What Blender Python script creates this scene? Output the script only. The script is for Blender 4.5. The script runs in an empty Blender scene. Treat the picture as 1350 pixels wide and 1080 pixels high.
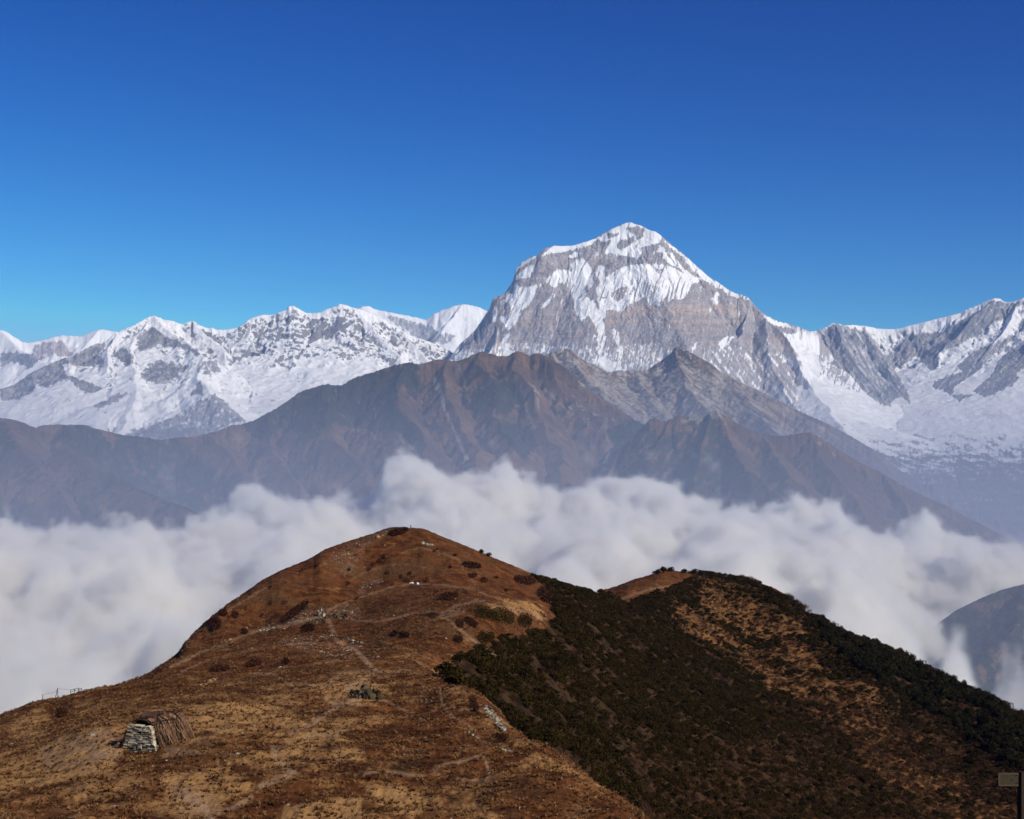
import bpy, math, random
import numpy as np
from mathutils import Vector

# ------------------------------------------------------------------ camera, sky, sun, exposure
S = bpy.context.scene
W_, H_, F_, HY = 1350.0, 1080.0, 1960.0, 580.0      # photo size, focal length and eye-level row in photo pixels
cam_d = bpy.data.cameras.new('camera')
cam = bpy.data.objects.new('camera', cam_d)
S.collection.objects.link(cam)
cam.location = (0, 0, 0)
cam.rotation_euler = (math.radians(90), 0, 0)
cam_d.sensor_width = 36.0
cam_d.lens = F_ / W_ * 36.0
cam_d.shift_y = (HY - H_ / 2) / W_
cam_d.clip_start = 0.5
cam_d.clip_end = 250000
S.camera = cam

SKY_GRADE = ((2.9, 3.0, 0.28), (2.05, 2.2, 0.70), (1.25, 1.4, 0.98))
SUN_EL, SUN_AZ = math.radians(32), math.radians(130)   # azimuth clockwise from the viewing direction
world = bpy.data.worlds.new('World'); S.world = world
world.use_nodes = True
wn = world.node_tree.nodes; wl = world.node_tree.links
wn.clear()
w_out = wn.new('ShaderNodeOutputWorld'); w_bg = wn.new('ShaderNodeBackground')
w_sky = wn.new('ShaderNodeTexSky'); w_sky.sky_type = 'NISHITA'
w_sky.sun_disc = False
w_sky.sun_elevation = SUN_EL; w_sky.sun_rotation = SUN_AZ
w_sky.altitude = 3600; w_sky.air_density = 1.0; w_sky.dust_density = 0.0; w_sky.ozone_density = 3.0
w_bg.inputs['Strength'].default_value = 0.10
# deepen the sky to the polarised mountain blue of the photograph: a power and a gain per channel
w_sep = wn.new('ShaderNodeSeparateColor'); w_com = wn.new('ShaderNodeCombineColor')
wl.new(w_sky.outputs[0], w_sep.inputs[0])
def w_math(op, a, v):
    m = wn.new('ShaderNodeMath'); m.operation = op; wl.new(a, m.inputs[0]); m.inputs[1].default_value = v
    return m.outputs[0]
for ch, (gain, power, top) in enumerate(SKY_GRADE):
    v = w_math('MULTIPLY', w_sep.outputs[ch], 0.1)
    v = w_math('POWER', v, power); v = w_math('MULTIPLY', v, gain * 10.0); v = w_math('MINIMUM', v, top * 10.0)
    wl.new(v, w_com.inputs[ch])
wl.new(w_com.outputs[0], w_bg.inputs['Color'])
wl.new(w_bg.outputs[0], w_out.inputs['Surface'])

sun_d = bpy.data.lights.new('sun', 'SUN'); sun_d.energy = 4.7; sun_d.angle = math.radians(0.5)
sun_d.color = (1.0, 0.925, 0.80)
sun = bpy.data.objects.new('sun', sun_d); S.collection.objects.link(sun)
sdir = Vector((math.sin(SUN_AZ) * math.cos(SUN_EL), math.cos(SUN_AZ) * math.cos(SUN_EL), math.sin(SUN_EL)))
sun.rotation_euler = sdir.to_track_quat('Z', 'Y').to_euler()

S.view_settings.view_transform = 'Standard'; S.view_settings.look = 'None'
S.view_settings.exposure = 0.0; S.view_settings.gamma = 1.0
S.cycles.volume_bounces = 8
S.cycles.max_bounces = 14
S.cycles.volume_step_rate = 2.0
S.cycles.use_denoising = True

HAZE_DENSITY, HAZE_COL, HAZE_G = 0.9e-5, (0.22, 0.47, 0.95, 1), 0.0
CLOUD_D, CLOUD_G, CLOUD_VOX = 0.042, 0.0, 14.5
MIST_D, MIST_H, MIST_COL = 14.5e-5, 440.0, (0.58, 0.68, 0.90, 1)
GRASS_N = 26000

# ------------------------------------------------------------------ helpers
rng = np.random.default_rng(7)
random.seed(7)
C = S.collection

def hash2(ix, iy, seed):
    h = (ix.astype(np.int64) * 374761393 + iy.astype(np.int64) * 668265263 + seed * 1274126177) & 0xFFFFFFFF
    h = ((h ^ (h >> 13)) * 1274126177) & 0xFFFFFFFF
    return ((h ^ (h >> 16)) & 0xFFFF).astype(np.float32) * (2 * math.pi / 65536.0)

def perlin(x, y, seed=0):
    x = np.asarray(x, np.float64); y = np.asarray(y, np.float64)
    xi = np.floor(x); yi = np.floor(y)
    fx = (x - xi).astype(np.float32); fy = (y - yi).astype(np.float32)
    xi = xi.astype(np.int64); yi = yi.astype(np.int64)
    u = fx * fx * fx * (fx * (fx * 6 - 15) + 10); v = fy * fy * fy * (fy * (fy * 6 - 15) + 10)
    def g(dx, dy):
        a = hash2(xi + dx, yi + dy, seed)
        return np.cos(a) * (fx - dx) + np.sin(a) * (fy - dy)
    n00, n10, n01, n11 = g(0, 0), g(1, 0), g(0, 1), g(1, 1)
    a = n00 + u * (n10 - n00); b = n01 + u * (n11 - n01)
    return (a + v * (b - a)) * 1.5

def fbm(x, y, octv=5, gain=0.5, seed=0):
    s = 0; a = 1.0; f = 1.0
    for k in range(octv):
        s = s + a * perlin(x * f + 17.3 * k, y * f - 9.1 * k, seed + k); a *= gain; f *= 2.03
    return s

def ridged(x, y, octv=4, gain=0.5, seed=0):
    s = 0; a = 1.0; f = 1.0; tot = 0
    for k in range(octv):
        s = s + a * (1 - np.abs(perlin(x * f + 5.7 * k, y * f + 3.3 * k, seed + k)) * 1.6); tot += a; a *= gain; f *= 2.07
    return s / tot

def sstep(a, b, x):
    t = np.clip((x - a) / (b - a), 0, 1)
    return t * t * (3 - 2 * t)

def P(px, py, Y):
    return np.array([(px - 675.0) / F_ * Y, Y, (HY - py) / F_ * Y])

def poly_in(px, py, poly):
    poly = np.asarray(poly, float)
    inside = np.zeros(px.shape, bool)
    x0, y0 = poly.min(0); x1, y1 = poly.max(0)
    m = (px >= x0) & (px <= x1) & (py >= y0) & (py <= y1)
    if not m.any(): return inside
    X = px[m]; Yv = py[m]; c = np.zeros(X.shape, bool)
    n = len(poly)
    for i in range(n):
        ax, ay = poly[i]; bx, by = poly[(i + 1) % n]
        if ay == by: continue
        k = ((ay > Yv) != (by > Yv)) & (X < (bx - ax) * (Yv - ay) / (by - ay) + ax)
        c ^= k
    inside[m] = c
    return inside

def line_dist(px, py, pts, reach):
    pts = np.asarray(pts, float)
    d = np.full(px.shape, 1e9, np.float32)
    x0, y0 = pts.min(0) - reach; x1, y1 = pts.max(0) + reach
    m = (px >= x0) & (px <= x1) & (py >= y0) & (py <= y1)
    if not m.any(): return d
    X = px[m]; Yv = py[m]; best = np.full(X.shape, 1e9)
    for a, b in zip(pts[:-1], pts[1:]):
        e = b - a; L = (e * e).sum() + 1e-9
        t = np.clip(((X - a[0]) * e[0] + (Yv - a[1]) * e[1]) / L, 0, 1)
        best = np.minimum(best, np.hypot(X - a[0] - t * e[0], Yv - a[1] - t * e[1]))
    d[m] = best
    return d

def off(ox, oy, s, pts):      # crop coordinates -> photo pixels
    return [(ox + x / s, oy + y / s) for x, y in pts]

def grid_mesh(name, X, Y, Z, attrs, mat):
    nr, nc = X.shape
    co = np.stack([X, Y, Z], -1).reshape(-1, 3).astype(np.float32)
    idx = np.arange(nr * nc, dtype=np.int32).reshape(nr, nc)
    q = np.stack([idx[:-1, :-1], idx[:-1, 1:], idx[1:, 1:], idx[1:, :-1]], -1).reshape(-1, 4)
    return raw_mesh(name, co, q, attrs, mat)

def raw_mesh(name, co, q, attrs=None, mat=None, smooth=True, parent=None, face_attrs=None):
    me = bpy.data.meshes.new(name)
    k = q.shape[1]
    me.vertices.add(len(co)); me.vertices.foreach_set('co', np.ascontiguousarray(co, np.float32).ravel())
    me.loops.add(q.size); me.loops.foreach_set('vertex_index', np.ascontiguousarray(q, np.int32).ravel())
    me.polygons.add(len(q)); me.polygons.foreach_set('loop_start', np.arange(0, q.size, k, dtype=np.int32))
    me.polygons.foreach_set('loop_total', np.full(len(q), k, np.int32))
    me.polygons.foreach_set('use_smooth', np.full(len(q), smooth, bool))
    me.update(calc_edges=True)
    for n, a in (attrs or {}).items():
        at = me.attributes.new(n, 'FLOAT', 'POINT'); at.data.foreach_set('value', np.ascontiguousarray(a, np.float32).ravel())
    for n, a in (face_attrs or {}).items():
        at = me.attributes.new(n, 'FLOAT', 'FACE'); at.data.foreach_set('value', np.ascontiguousarray(a, np.float32).ravel())
    if mat: me.materials.append(mat)
    o = bpy.data.objects.new(name, me); C.objects.link(o)
    if parent is not None: o.parent = parent
    return o

def tag(o, label=None, cat=None, group=None, kind=None):
    if label: o['label'] = label
    if cat: o['category'] = cat
    if group: o['group'] = group
    if kind: o['kind'] = kind
    return o

class NB:                      # small node-tree builder
    def __init__(s, name):
        s.m = bpy.data.materials.new(name); s.m.use_nodes = True
        s.t = s.m.node_tree; s.t.nodes.clear()
        s.out = s.t.nodes.new('ShaderNodeOutputMaterial')
        s._pos = None
    def n(s, typ, **kw):
        x = s.t.nodes.new(typ)
        for k, v in kw.items(): setattr(x, k, v)
        return x
    def set(s, sock, v):
        if isinstance(v, bpy.types.NodeSocket): s.t.links.new(v, sock)
        elif v is not None:
            if sock.type == 'RGBA' and len(v) == 3: v = (*v, 1)
            sock.default_value = v
    def pos(s):
        if s._pos is None: s._pos = s.n('ShaderNodeNewGeometry').outputs['Position']
        return s._pos
    def scaled(s, sc, loc=(0, 0, 0), vec=None):
        x = s.n('ShaderNodeMapping'); s.set(x.inputs['Vector'], vec or s.pos())
        x.inputs['Scale'].default_value = sc; x.inputs['Location'].default_value = loc
        return x.outputs[0]
    def attr(s, name):
        return s.n('ShaderNodeAttribute', attribute_name=name).outputs['Fac']
    def noise(s, scale, detail=4, rough=0.55, vec=None, dist=0.0):
        x = s.n('ShaderNodeTexNoise'); s.set(x.inputs['Vector'], vec or s.pos())
        x.inputs['Scale'].default_value = scale; x.inputs['Detail'].default_value = detail
        x.inputs['Roughness'].default_value = rough; x.inputs['Distortion'].default_value = dist
        return x.outputs['Fac']
    def voro(s, scale, vec=None, feature='F1', out='Distance'):
        x = s.n('ShaderNodeTexVoronoi', feature=feature); s.set(x.inputs['Vector'], vec or s.pos())
        x.inputs['Scale'].default_value = scale
        return x.outputs[out]
    def math(s, op, a, b=None, c=None, clamp=False):
        x = s.n('ShaderNodeMath', operation=op, use_clamp=clamp)
        for i, v in enumerate((a, b, c)):
            if v is not None: s.set(x.inputs[i], v)
        return x.outputs[0]
    def ss(s, a, b, x):
        n = s.n('ShaderNodeMapRange', interpolation_type='SMOOTHSTEP')
        s.set(n.inputs['Value'], x); n.inputs['From Min'].default_value = a; n.inputs['From Max'].default_value = b
        return n.outputs['Result']
    def mix(s, f, a, b, mode='MIX'):
        x = s.n('ShaderNodeMix', data_type='RGBA', blend_type=mode)
        s.set(x.inputs['Factor'], f); s.set(x.inputs[6], a); s.set(x.inputs[7], b)
        return x.outputs[2]
    def ramp(s, f, stops):
        x = s.n('ShaderNodeValToRGB'); e = x.color_ramp.elements
        while len(e) < len(stops): e.new(0.5)
        for el, (p, c) in zip(e, stops): el.position = p; el.color = (*c, 1)
        s.set(x.inputs[0], f)
        return x.outputs[0]
    def bump(s, h, dist, strength=1.0):
        x = s.n('ShaderNodeBump'); s.set(x.inputs['Height'], h)
        x.inputs['Distance'].default_value = dist; x.inputs['Strength'].default_value = strength
        return x.outputs[0]
    def bsdf(s, col, rough=0.9, normal=None, spec=0.15, **kw):
        x = s.n('ShaderNodeBsdfPrincipled'); s.set(x.inputs['Base Color'], col); s.set(x.inputs['Roughness'], rough)
        s.set(x.inputs['Specular IOR Level'], spec)
        if normal: s.set(x.inputs['Normal'], normal)
        for k, v in kw.items(): s.set(x.inputs[k], v)
        s.t.links.new(x.outputs[0], s.out.inputs['Surface'])
        return s.m

# ------------------------------------------------------------------ mountain builder
def ridge(pts, s1=0.9, s2=0.45, d1=900.0, amp=120.0, lam=450.0):
    return dict(p=np.array([P(*q) for q in pts]), s1=s1, s2=s2, d1=d1, amp=amp, lam=lam)

def crest_ridge(prof, Yf, step, **kw):
    a = np.array(prof, float)
    xs = np.arange(a[0, 0], a[-1, 0] + 0.1, step)
    return ridge([(x, np.interp(x, a[:, 0], a[:, 1]), Yf(x) if callable(Yf) else Yf) for x in xs], **kw)

def tents(X, Y, ridges, seed):
    """height of a skeleton of ridge lines: every ridge falls away to both sides in a concave slope cut by gullies"""
    best = np.full(X.shape, -1e9); arc = np.zeros(X.shape); dist = np.full(X.shape, 1e9)
    amp = np.zeros(X.shape); lam = np.ones(X.shape); rid = np.zeros(X.shape)
    for ri, r in enumerate(ridges):
        p = r['p']; L0 = ri * 7919.0
        for a, b in zip(p[:-1], p[1:]):
            ex, ey, ez = b - a; LL = ex * ex + ey * ey + 1e-6; L = math.sqrt(LL)
            t = np.clip(((X - a[0]) * ex + (Y - a[1]) * ey) / LL, 0, 1)
            d = np.hypot(X - a[0] - t * ex, Y - a[1] - t * ey)
            h = a[2] + t * ez - (r['s2'] * d + (r['s1'] - r['s2']) * r['d1'] * (1 - np.exp(-d / r['d1'])))
            m = h > best
            best[m] = h[m]; arc[m] = (L0 + t * L)[m]; dist[m] = d[m]; amp[m] = r['amp']; lam[m] = r['lam']
            L0 += L
    g = ridged(arc / lam + 0.35 * perlin(X / 700, Y / 700, seed + 50), dist / (lam * 4.5), 4, 0.55, seed) - 0.62
    gul = amp * g * sstep(0, 1, dist / (lam * 1.4)) * (0.15 + 0.85 * (1 - sstep(1100, 2400, dist)))
    return best + gul, dist, g

def build_range(name, prof, Yc, ridges, x0, x1, dx, Yrows, seed, floor=-1500.0, rough=28.0, corr_w=700.0, lam=260.0, jag=1.0):
    cols = np.arange(x0, x1 + dx, dx)
    PX, Y = np.meshgrid(cols, Yrows)
    X = (PX - 675.0) / F_ * Y
    wx = X + 120 * fbm(X / 900, Y / 900, 3, 0.5, seed + 5); wy = Y + 120 * fbm(X / 900, Y / 900, 3, 0.5, seed + 9)
    k = 0.75
    Z, dist, g = tents(X * (1 - k) + wx * k, Y * (1 - k) + wy * k, ridges, seed)
    gz = np.hypot(np.gradient(Z, axis=0) / np.gradient(Y, axis=0), np.gradient(Z, axis=1) / np.gradient(X, axis=1))
    Z = Z + rough * (0.28 + 0.72 * sstep(0.35, 0.8, blur(gz, 6))) * (ridged(X / lam, Y / lam, 5, 0.55, seed + 20) - 0.5) * 2 * sstep(0, 1, dist / 300 + 0.25)
    Z = np.maximum(Z, floor + 30 * fbm(X / 800, Y / 800, 4, 0.5, seed + 31))
    # fit the skyline of this range to its traced profile
    a = np.array(prof, float)
    tgt = np.interp(cols, a[:, 0], a[:, 1]) + jag * fbm(cols / 5.0, cols * 0 + seed, 3, 0.6, seed + 40)
    ye = Yc(cols) if callable(Yc) else np.full(cols.shape, float(Yc))
    for it in range(3):
        E = Z / Y
        r = np.argmax(E, 0); cur = E[r, np.arange(len(cols))]; ym = Y[r, 0]
        dz = ((HY - tgt) / F_ - cur) * ym
        w = np.exp(-((Y - ym[None, :]) / corr_w) ** 2)
        Z = Z + dz[None, :] * w
    PY = HY - Z / Y * F_
    return dict(name=name, PX=PX, PY=PY, X=X, Y=Y, Z=Z, dist=dist, g=g, cols=cols)

def slope_of(R):
    dz = np.gradient(R['Z'], axis=0) / np.gradient(R['Y'], axis=0)
    dxm = np.gradient(R['Z'], axis=1) / np.gradient(R['X'], axis=1)
    return np.hypot(dz, dxm), dxm, dz

def blur(A, n=1):
    for _ in range(n):
        B = np.pad(A, 1, mode='edge')
        A = (B[1:-1, 1:-1] * 4 + B[:-2, 1:-1] * 2 + B[2:, 1:-1] * 2 + B[1:-1, :-2] * 2 + B[1:-1, 2:] * 2
             + B[:-2, :-2] + B[:-2, 2:] + B[2:, :-2] + B[2:, 2:]) / 16
    return A

# ------------------------------------------------------------------ mountain materials
def snow_rock_material(name, rockA, rockB, rockC, snow=(0.88, 0.87, 0.85), nscale=1 / 70.0, amp=0.34, bumpd=60.0, width=0.05):
    b = NB(name)
    n1 = b.noise(nscale, 6, 0.65); n2 = b.noise(nscale * 4.0, 4, 0.6)
    big = b.noise(nscale / 9.0, 3, 0.5)
    rock = b.mix(b.ss(0.35, 0.65, big), rockA, rockB)
    rock = b.mix(b.attr('tint'), rock, rockC)
    rock = b.mix(b.math('MULTIPLY', b.ss(0.40, 0.7, n1), 0.55), rock, (0.12, 0.115, 0.12))
    pot = b.math('ADD', b.attr('snow'), b.math('MULTIPLY', b.math('SUBTRACT', n1, 0.5), amp))
    pot = b.math('ADD', pot, b.math('MULTIPLY', b.math('SUBTRACT', n2, 0.5), amp * 0.6))
    s = b.ss(0.5 - width, 0.5 + width, pot)
    veg = b.attr('veg')
    vegc = b.mix(b.ss(0.4, 0.62, n1), (0.085, 0.062, 0.045), (0.17, 0.115, 0.075))
    rock = b.mix(veg, rock, vegc)
    dust = b.math('MULTIPLY', b.ss(0.30, 0.52, b.math('ADD', pot, b.math('MULTIPLY', b.math('SUBTRACT', n2, 0.5), 0.5))), 0.38)
    rock = b.mix(b.math('MULTIPLY', dust, b.math('SUBTRACT', 1.0, veg)), rock, snow)
    col = b.mix(s, rock, snow)
    h = b.math('MULTIPLY', n1, b.math('SUBTRACT', 1.0, b.math('MULTIPLY', s, 0.8)))
    nrm = b.bump(h, bumpd, 1.0)
    return b.bsdf(col, 0.85, nrm, 0.1)

def hill_material(name, nscale=1 / 60.0, bumpd=35.0):
    b = NB(name)
    n1 = b.noise(nscale, 7, 0.68); n2 = b.noise(nscale * 5, 4, 0.65); big = b.noise(nscale / 8.0, 5, 0.6)
    grass = b.mix(b.ss(0.36, 0.66, big), (0.105, 0.066, 0.043), (0.23, 0.130, 0.070))
    grass = b.mix(b.math('MULTIPLY', b.ss(0.42, 0.62, n1), 0.6), grass, (0.055, 0.040, 0.032))
    rock = b.mix(b.ss(0.4, 0.65, n1), (0.19, 0.17, 0.15), (0.46, 0.41, 0.35))
    col = b.mix(b.ss(0.42, 0.6, b.math('ADD', b.attr('rock'), b.math('MULTIPLY', b.math('SUBTRACT', n1, 0.5), 0.9))), grass, rock)
    forest = b.mix(b.ss(0.40, 0.62, n2), (0.014, 0.020, 0.013), (0.050, 0.048, 0.026))
    fpot = b.math('ADD', b.attr('forest'), b.math('MULTIPLY', b.math('SUBTRACT', n1, 0.5), 0.8))
    fpot = b.math('ADD', fpot, b.math('MULTIPLY', b.math('SUBTRACT', n2, 0.5), 0.5))
    col = b.mix(b.ss(0.42, 0.58, fpot), col, forest)
    col = b.mix(b.attr('scar'), col, (0.46, 0.40, 0.32))
    nrm = b.bump(b.math('ADD', n1, b.math('MULTIPLY', n2, 0.35)), bumpd, 1.0)
    return b.bsdf(col, 0.95, nrm, 0.05)

def jit(R, a=2.2, sc=5.0, seed=3, ax=None):
    px, py = R['PX'], R['PY']
    return (px + a * fbm(px / sc, py / sc, 4, 0.75, seed), py + 1.5 * a * fbm(px / sc, py / (1.6 * sc), 4, 0.75, seed + 11))

def paint(R, field, polys, val, jpx, jpy, soft=1, how='max'):
    m = np.zeros(R['PX'].shape, bool)
    for p in polys: m |= poly_in(jpx, jpy, p)
    m = blur(m.astype(np.float32), soft)
    return field * (1 - m) + val * m

# ---------------- far peaks behind the snow range
far_prof = [(-150, 425), (-40, 425), (0, 435), (8, 437), (20, 445), (30, 451), (36, 452), (50, 450), (60, 448), (68, 445), (82, 442), (98, 443),
            (108, 443), (120, 438), (133, 434), (145, 436), (153, 437), (175, 447), (220, 462), (300, 470), (420, 440), (455, 418), (468, 407), (478, 404), (485, 403.5), (495, 408),
            (505, 410), (515, 412), (525, 414), (540, 417), (550, 419), (562, 422), (572, 414), (582, 409), (592, 406), (600, 403), (612, 401), (622, 403), (632, 405),
            (645, 412), (660, 430), (700, 450)]
rows = np.concatenate([np.linspace(37000, 42400, 150), np.linspace(42500, 45000, 12)])
R = build_range('snow_mountain', far_prof, 42000, [crest_ridge(far_prof, 42000, 14, s1=1.1, s2=0.5, d1=1500, amp=130, lam=330)] +
    [ridge([(133, 434, 42000), (105, 462, 41000), (92, 480, 40300)], s1=1.0, s2=.6), ridge([(0, 435, 42000), (30, 462, 41000), (60, 480, 40000)], s1=1.0),
     ridge([(612, 401, 42000), (590, 425, 41200), (575, 450, 40500)], s1=1.1)], -150, 700, 1.6, rows, 11, floor=-500, rough=25, jag=0.7)
sl, _, _ = slope_of(R); px, py = R['PX'], R['PY']; jx, jy = jit(R)
sn = 0.92 - 0.28 * (sl - 0.7) + 0.25 * (0.4 - R['g'])
sn = paint(R, sn, [off(0, 400, 5, [(170, 300), (260, 260), (400, 235), (430, 260), (495, 345), (460, 360), (250, 345)])], 0.42, jx, jy, 2)
sn = paint(R, sn, [off(0, 400, 5, [(0, 320), (90, 310), (160, 330), (330, 350), (400, 360), (290, 370), (190, 440), (75, 385), (0, 460), (0, 330)])], 0.36, jx, jy, 2)
sn = paint(R, sn, [off(380, 390, 5, [(500, 105), (640, 125), (680, 125), (800, 150), (930, 185), (990, 215), (1010, 245), (1140, 250), (1060, 330), (900, 320), (760, 240), (640, 150)])], 0.44, jx, jy, 2)
sn += 0.10 * perlin(px / 2.4, py / 30, 5)
tint = sstep(40, 60, px) * (1 - sstep(105, 125, px)) * 0.8
sn += 0.10 * fbm(px / 4, py / 7, 3, .7, 201)
M_far = snow_rock_material('far_snow_rock', (0.25, 0.25, 0.26), (0.34, 0.32, 0.31), (0.50, 0.37, 0.31), nscale=1 / 110.0, amp=0.25)
o = grid_mesh('snow_mountain', R['X'], R['Y'], R['Z'], dict(snow=sn, tint=tint, veg=np.zeros_like(sn)), M_far)
tag(o, 'distant white snow peaks showing behind the left-hand snowy range', 'mountain', kind='structure')

# ---------------- left snow range
left_prof = [(-150, 560), (-60, 535), (0, 513), (20, 507), (40, 492), (65, 480), (85, 472), (95, 471), (105, 464), (115, 458), (127, 453), (135, 453), (145, 446), (153, 439),
             (165, 434), (178, 428), (190, 421), (197, 418), (203, 416.5), (210, 419), (217, 422), (228, 423), (236, 427), (243, 427), (250, 424), (254, 423), (260, 427),
             (268, 431), (275, 433), (280, 432), (287, 435), (297, 435), (305, 434), (313, 432), (320, 428), (327, 422), (335, 418), (345, 415.5), (355, 415), (363, 415),
             (368, 412), (375, 410), (380, 405), (383, 403), (390, 405), (398, 410), (406, 413), (415, 413), (423, 412), (430, 408), (440, 405), (447, 402), (452, 400.5),
             (460, 404), (468, 407), (476, 408), (485, 412), (495, 416), (505, 420), (515, 427), (525, 433), (535, 439), (545, 444), (555, 447), (565, 450), (575, 454),
             (590, 462), (600, 466), (620, 475), (660, 492), (720, 520)]
def left_Y(x): return np.interp(x, [-150, 0, 100, 203, 700], [27500, 28000, 29000, 30000, 30500])
LR = [crest_ridge(left_prof, left_Y, 12, s1=1.05, s2=0.28, d1=1350, amp=300, lam=330),
      ridge([(203, 417, 30000), (215, 434, 29300), (245, 452, 28500), (270, 470, 27700), (262, 500, 26500), (268, 516, 25700)], s1=.8, s2=.4, d1=600, amp=110, lam=300),
      ridge([(262, 503, 26000), (285, 521, 25200), (305, 545, 24300), (322, 566, 23500)], s1=.6, s2=.4, d1=500, amp=80, lam=260),
      ridge([(203, 418, 30000), (182, 440, 29300), (176, 460, 28600), (172, 482, 27600)], s1=.9, s2=.4, d1=600, amp=110, lam=300),
      ridge([(165, 434, 29650), (152, 452, 29000), (142, 470, 28300), (135, 488, 27600)], s1=.9, s2=.4, d1=600, amp=110, lam=300),
      ridge([(85, 472, 28800), (95, 490, 28100), (108, 508, 27300), (128, 530, 26200), (135, 552, 25200)], s1=.8, s2=.45, d1=500, amp=100, lam=280),
      ridge([(40, 492, 28400), (50, 515, 27600), (58, 535, 26600), (70, 556, 25400)], s1=.8, s2=.45, d1=500, amp=90, lam=280),
      ridge([(172, 482, 27600), (180, 510, 26400), (170, 540, 25200), (160, 570, 24000)], s1=.5, s2=.35, d1=500, amp=70, lam=280),
      ridge([(383, 404, 30300), (395, 425, 29900), (402, 450, 29400), (398, 474, 28900)], s1=1.1, s2=.5, d1=700, amp=150, lam=260),
      ridge([(363, 415, 30250), (368, 440, 29700), (372, 465, 29200)], s1=1.1, s2=.5, d1=700, amp=140, lam=260),
      ridge([(452, 401, 30350), (440, 432, 29700), (446, 462, 29200), (452, 482, 28700)], s1=1.1, s2=.5, d1=700, amp=140, lam=260),
      ridge([(460, 404, 30350), (490, 430, 29800), (512, 452, 29300), (530, 476, 28800)], s1=1.0, s2=.5, d1=700, amp=140, lam=260),
      ridge([(515, 427, 30350), (548, 458, 29700), (565, 478, 29200)], s1=1.0, s2=.5, d1=700, amp=120, lam=260),
      ridge([(335, 418, 30200), (326, 440, 29600), (334, 462, 29100), (362, 484, 28400)], s1=1.0, s2=.5, d1=700, amp=140, lam=260),
      ridge([(254, 423, 30100), (283, 452, 29300), (300, 474, 28600)], s1=.9, s2=.5, d1=700, amp=130, lam=260)]
rows = np.concatenate([np.linspace(22500, 26500, 90), np.linspace(26515, 30800, 300), np.linspace(30900, 33000, 14)])
R = build_range('snow_mountain', left_prof, left_Y, LR, -150, 720, 1.25, rows, 21, floor=-900, rough=75, lam=420)
sl, dxm, dz = slope_of(R); px, py = R['PX'], R['PY']; jx, jy = jit(R, 1.9, 5.0)
upper = 1 - sstep(470, 500, py)
sn = 0.88 - 0.55 * (sl - 0.62) + 0.30 * (0.35 - R['g']) - 0.10 * sstep(0.1, 0.9, -dxm) + 0.04 * upper
R0 = lambda *p: off(0, 400, 5, p); R4 = lambda *p: off(200, 390, 5, p); R5 = lambda *p: off(380, 390, 5, p)
plain = [R4((430, 480), (600, 455), (860, 482), (1100, 512), (1350, 505), (1000, 640), (850, 740), (640, 850), (560, 760), (480, 670), (380, 630), (330, 560)),
         R0((560, 720), (700, 620), (800, 540), (900, 420), (960, 300), (990, 320), (930, 470), (1000, 560), (1080, 590), (1000, 720), (880, 820), (700, 800)),
         R0((0, 640), (250, 600), (400, 520), (480, 560), (500, 700), (350, 700), (200, 740), (0, 740))]
sn = paint(R, sn, plain, 0.66 + 0.10 * perlin(px / 14, py / 2.2, 8), jx, jy, 4)
sn = paint(R, sn, [R5((440, 95), (520, 100), (640, 150), (830, 270), (900, 320), (1010, 400), (1100, 425), (840, 300), (700, 210), (600, 160), (560, 190), (500, 190)),
                   R5((560, 190), (600, 190), (700, 330), (760, 370), (840, 390), (830, 440), (720, 450), (750, 390), (660, 300)),
                   R4((0, 130), (60, 140), (130, 165), (290, 300), (370, 370), (340, 390), (200, 280), (50, 200))], 0.85, jx, jy, 2)
rock_and_shade = [R0((0, 560), (100, 520), (200, 450), (300, 390), (380, 360), (470, 350), (560, 300), (640, 270), (700, 262), (690, 300), (640, 320), (690, 370), (700, 440), (640, 400), (560, 420), (420, 400), (440, 460), (520, 490), (600, 520), (680, 560), (600, 600), (500, 560), (480, 520), (400, 510), (330, 560), (250, 540), (200, 600), (100, 640), (0, 630)),  # left shoulder: its shaded side is put in as bare rock colour
         R0((740, 330), (830, 280), (880, 350), (880, 400), (840, 415), (780, 370)),
         R0((920, 330), (900, 230), (1000, 150), (1060, 180), (1100, 220), (1200, 240), (1300, 310), (1350, 370), (1200, 300), (1050, 280)),
         R0((920, 450), (1050, 370), (1200, 400), (1220, 440), (1150, 500), (1100, 540), (1020, 530), (940, 500)),
         R0((1270, 560), (1320, 500), (1350, 560), (1350, 600), (1240, 620)),
         R0((600, 660), (700, 640), (780, 600), (860, 590), (780, 640), (640, 700))]
sn = paint(R, sn, rock_and_shade, 0.36 + 0.13 * fbm(px / 9, py / 5, 3, 0.6, 4), jx, jy, 3)
sn = paint(R, sn, [R0((850, 860), (1000, 790), (1150, 740), (1250, 690), (1350, 680), (1350, 860), (1150, 900), (1000, 890)),
                   R4((230, 740), (300, 690), (420, 640), (500, 700), (560, 780), (640, 830), (300, 930), (0, 940), (0, 860)),
                   R4((300, 490), (330, 430), (440, 440), (460, 490), (360, 520))], 0.45 + 0.13 * fbm(px / 7, py / 5, 3, 0.6, 7), jx, jy, 3)
mott = 0.75 * sstep(395, 425, py) * (1 - sstep(470, 490, py)) * sstep(300, 330, px)
sn = sn + mott * (0.26 * fbm((px + .45 * py) / 4.5, (py - .3 * px) / 13.0, 4, 0.7, 19) - 0.10)
sn -= 0.45 * sstep(560, 585, py + 4 * fbm(px / 12, py / 12, 3, .5, 2))
sn += 0.10 * fbm(px / 5.5, py / 7.5, 4, .7, 202)
tint = np.clip(0.3 * fbm(px / 30, py / 20, 3, .5, 31) + 0.15, 0, 1)
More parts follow.
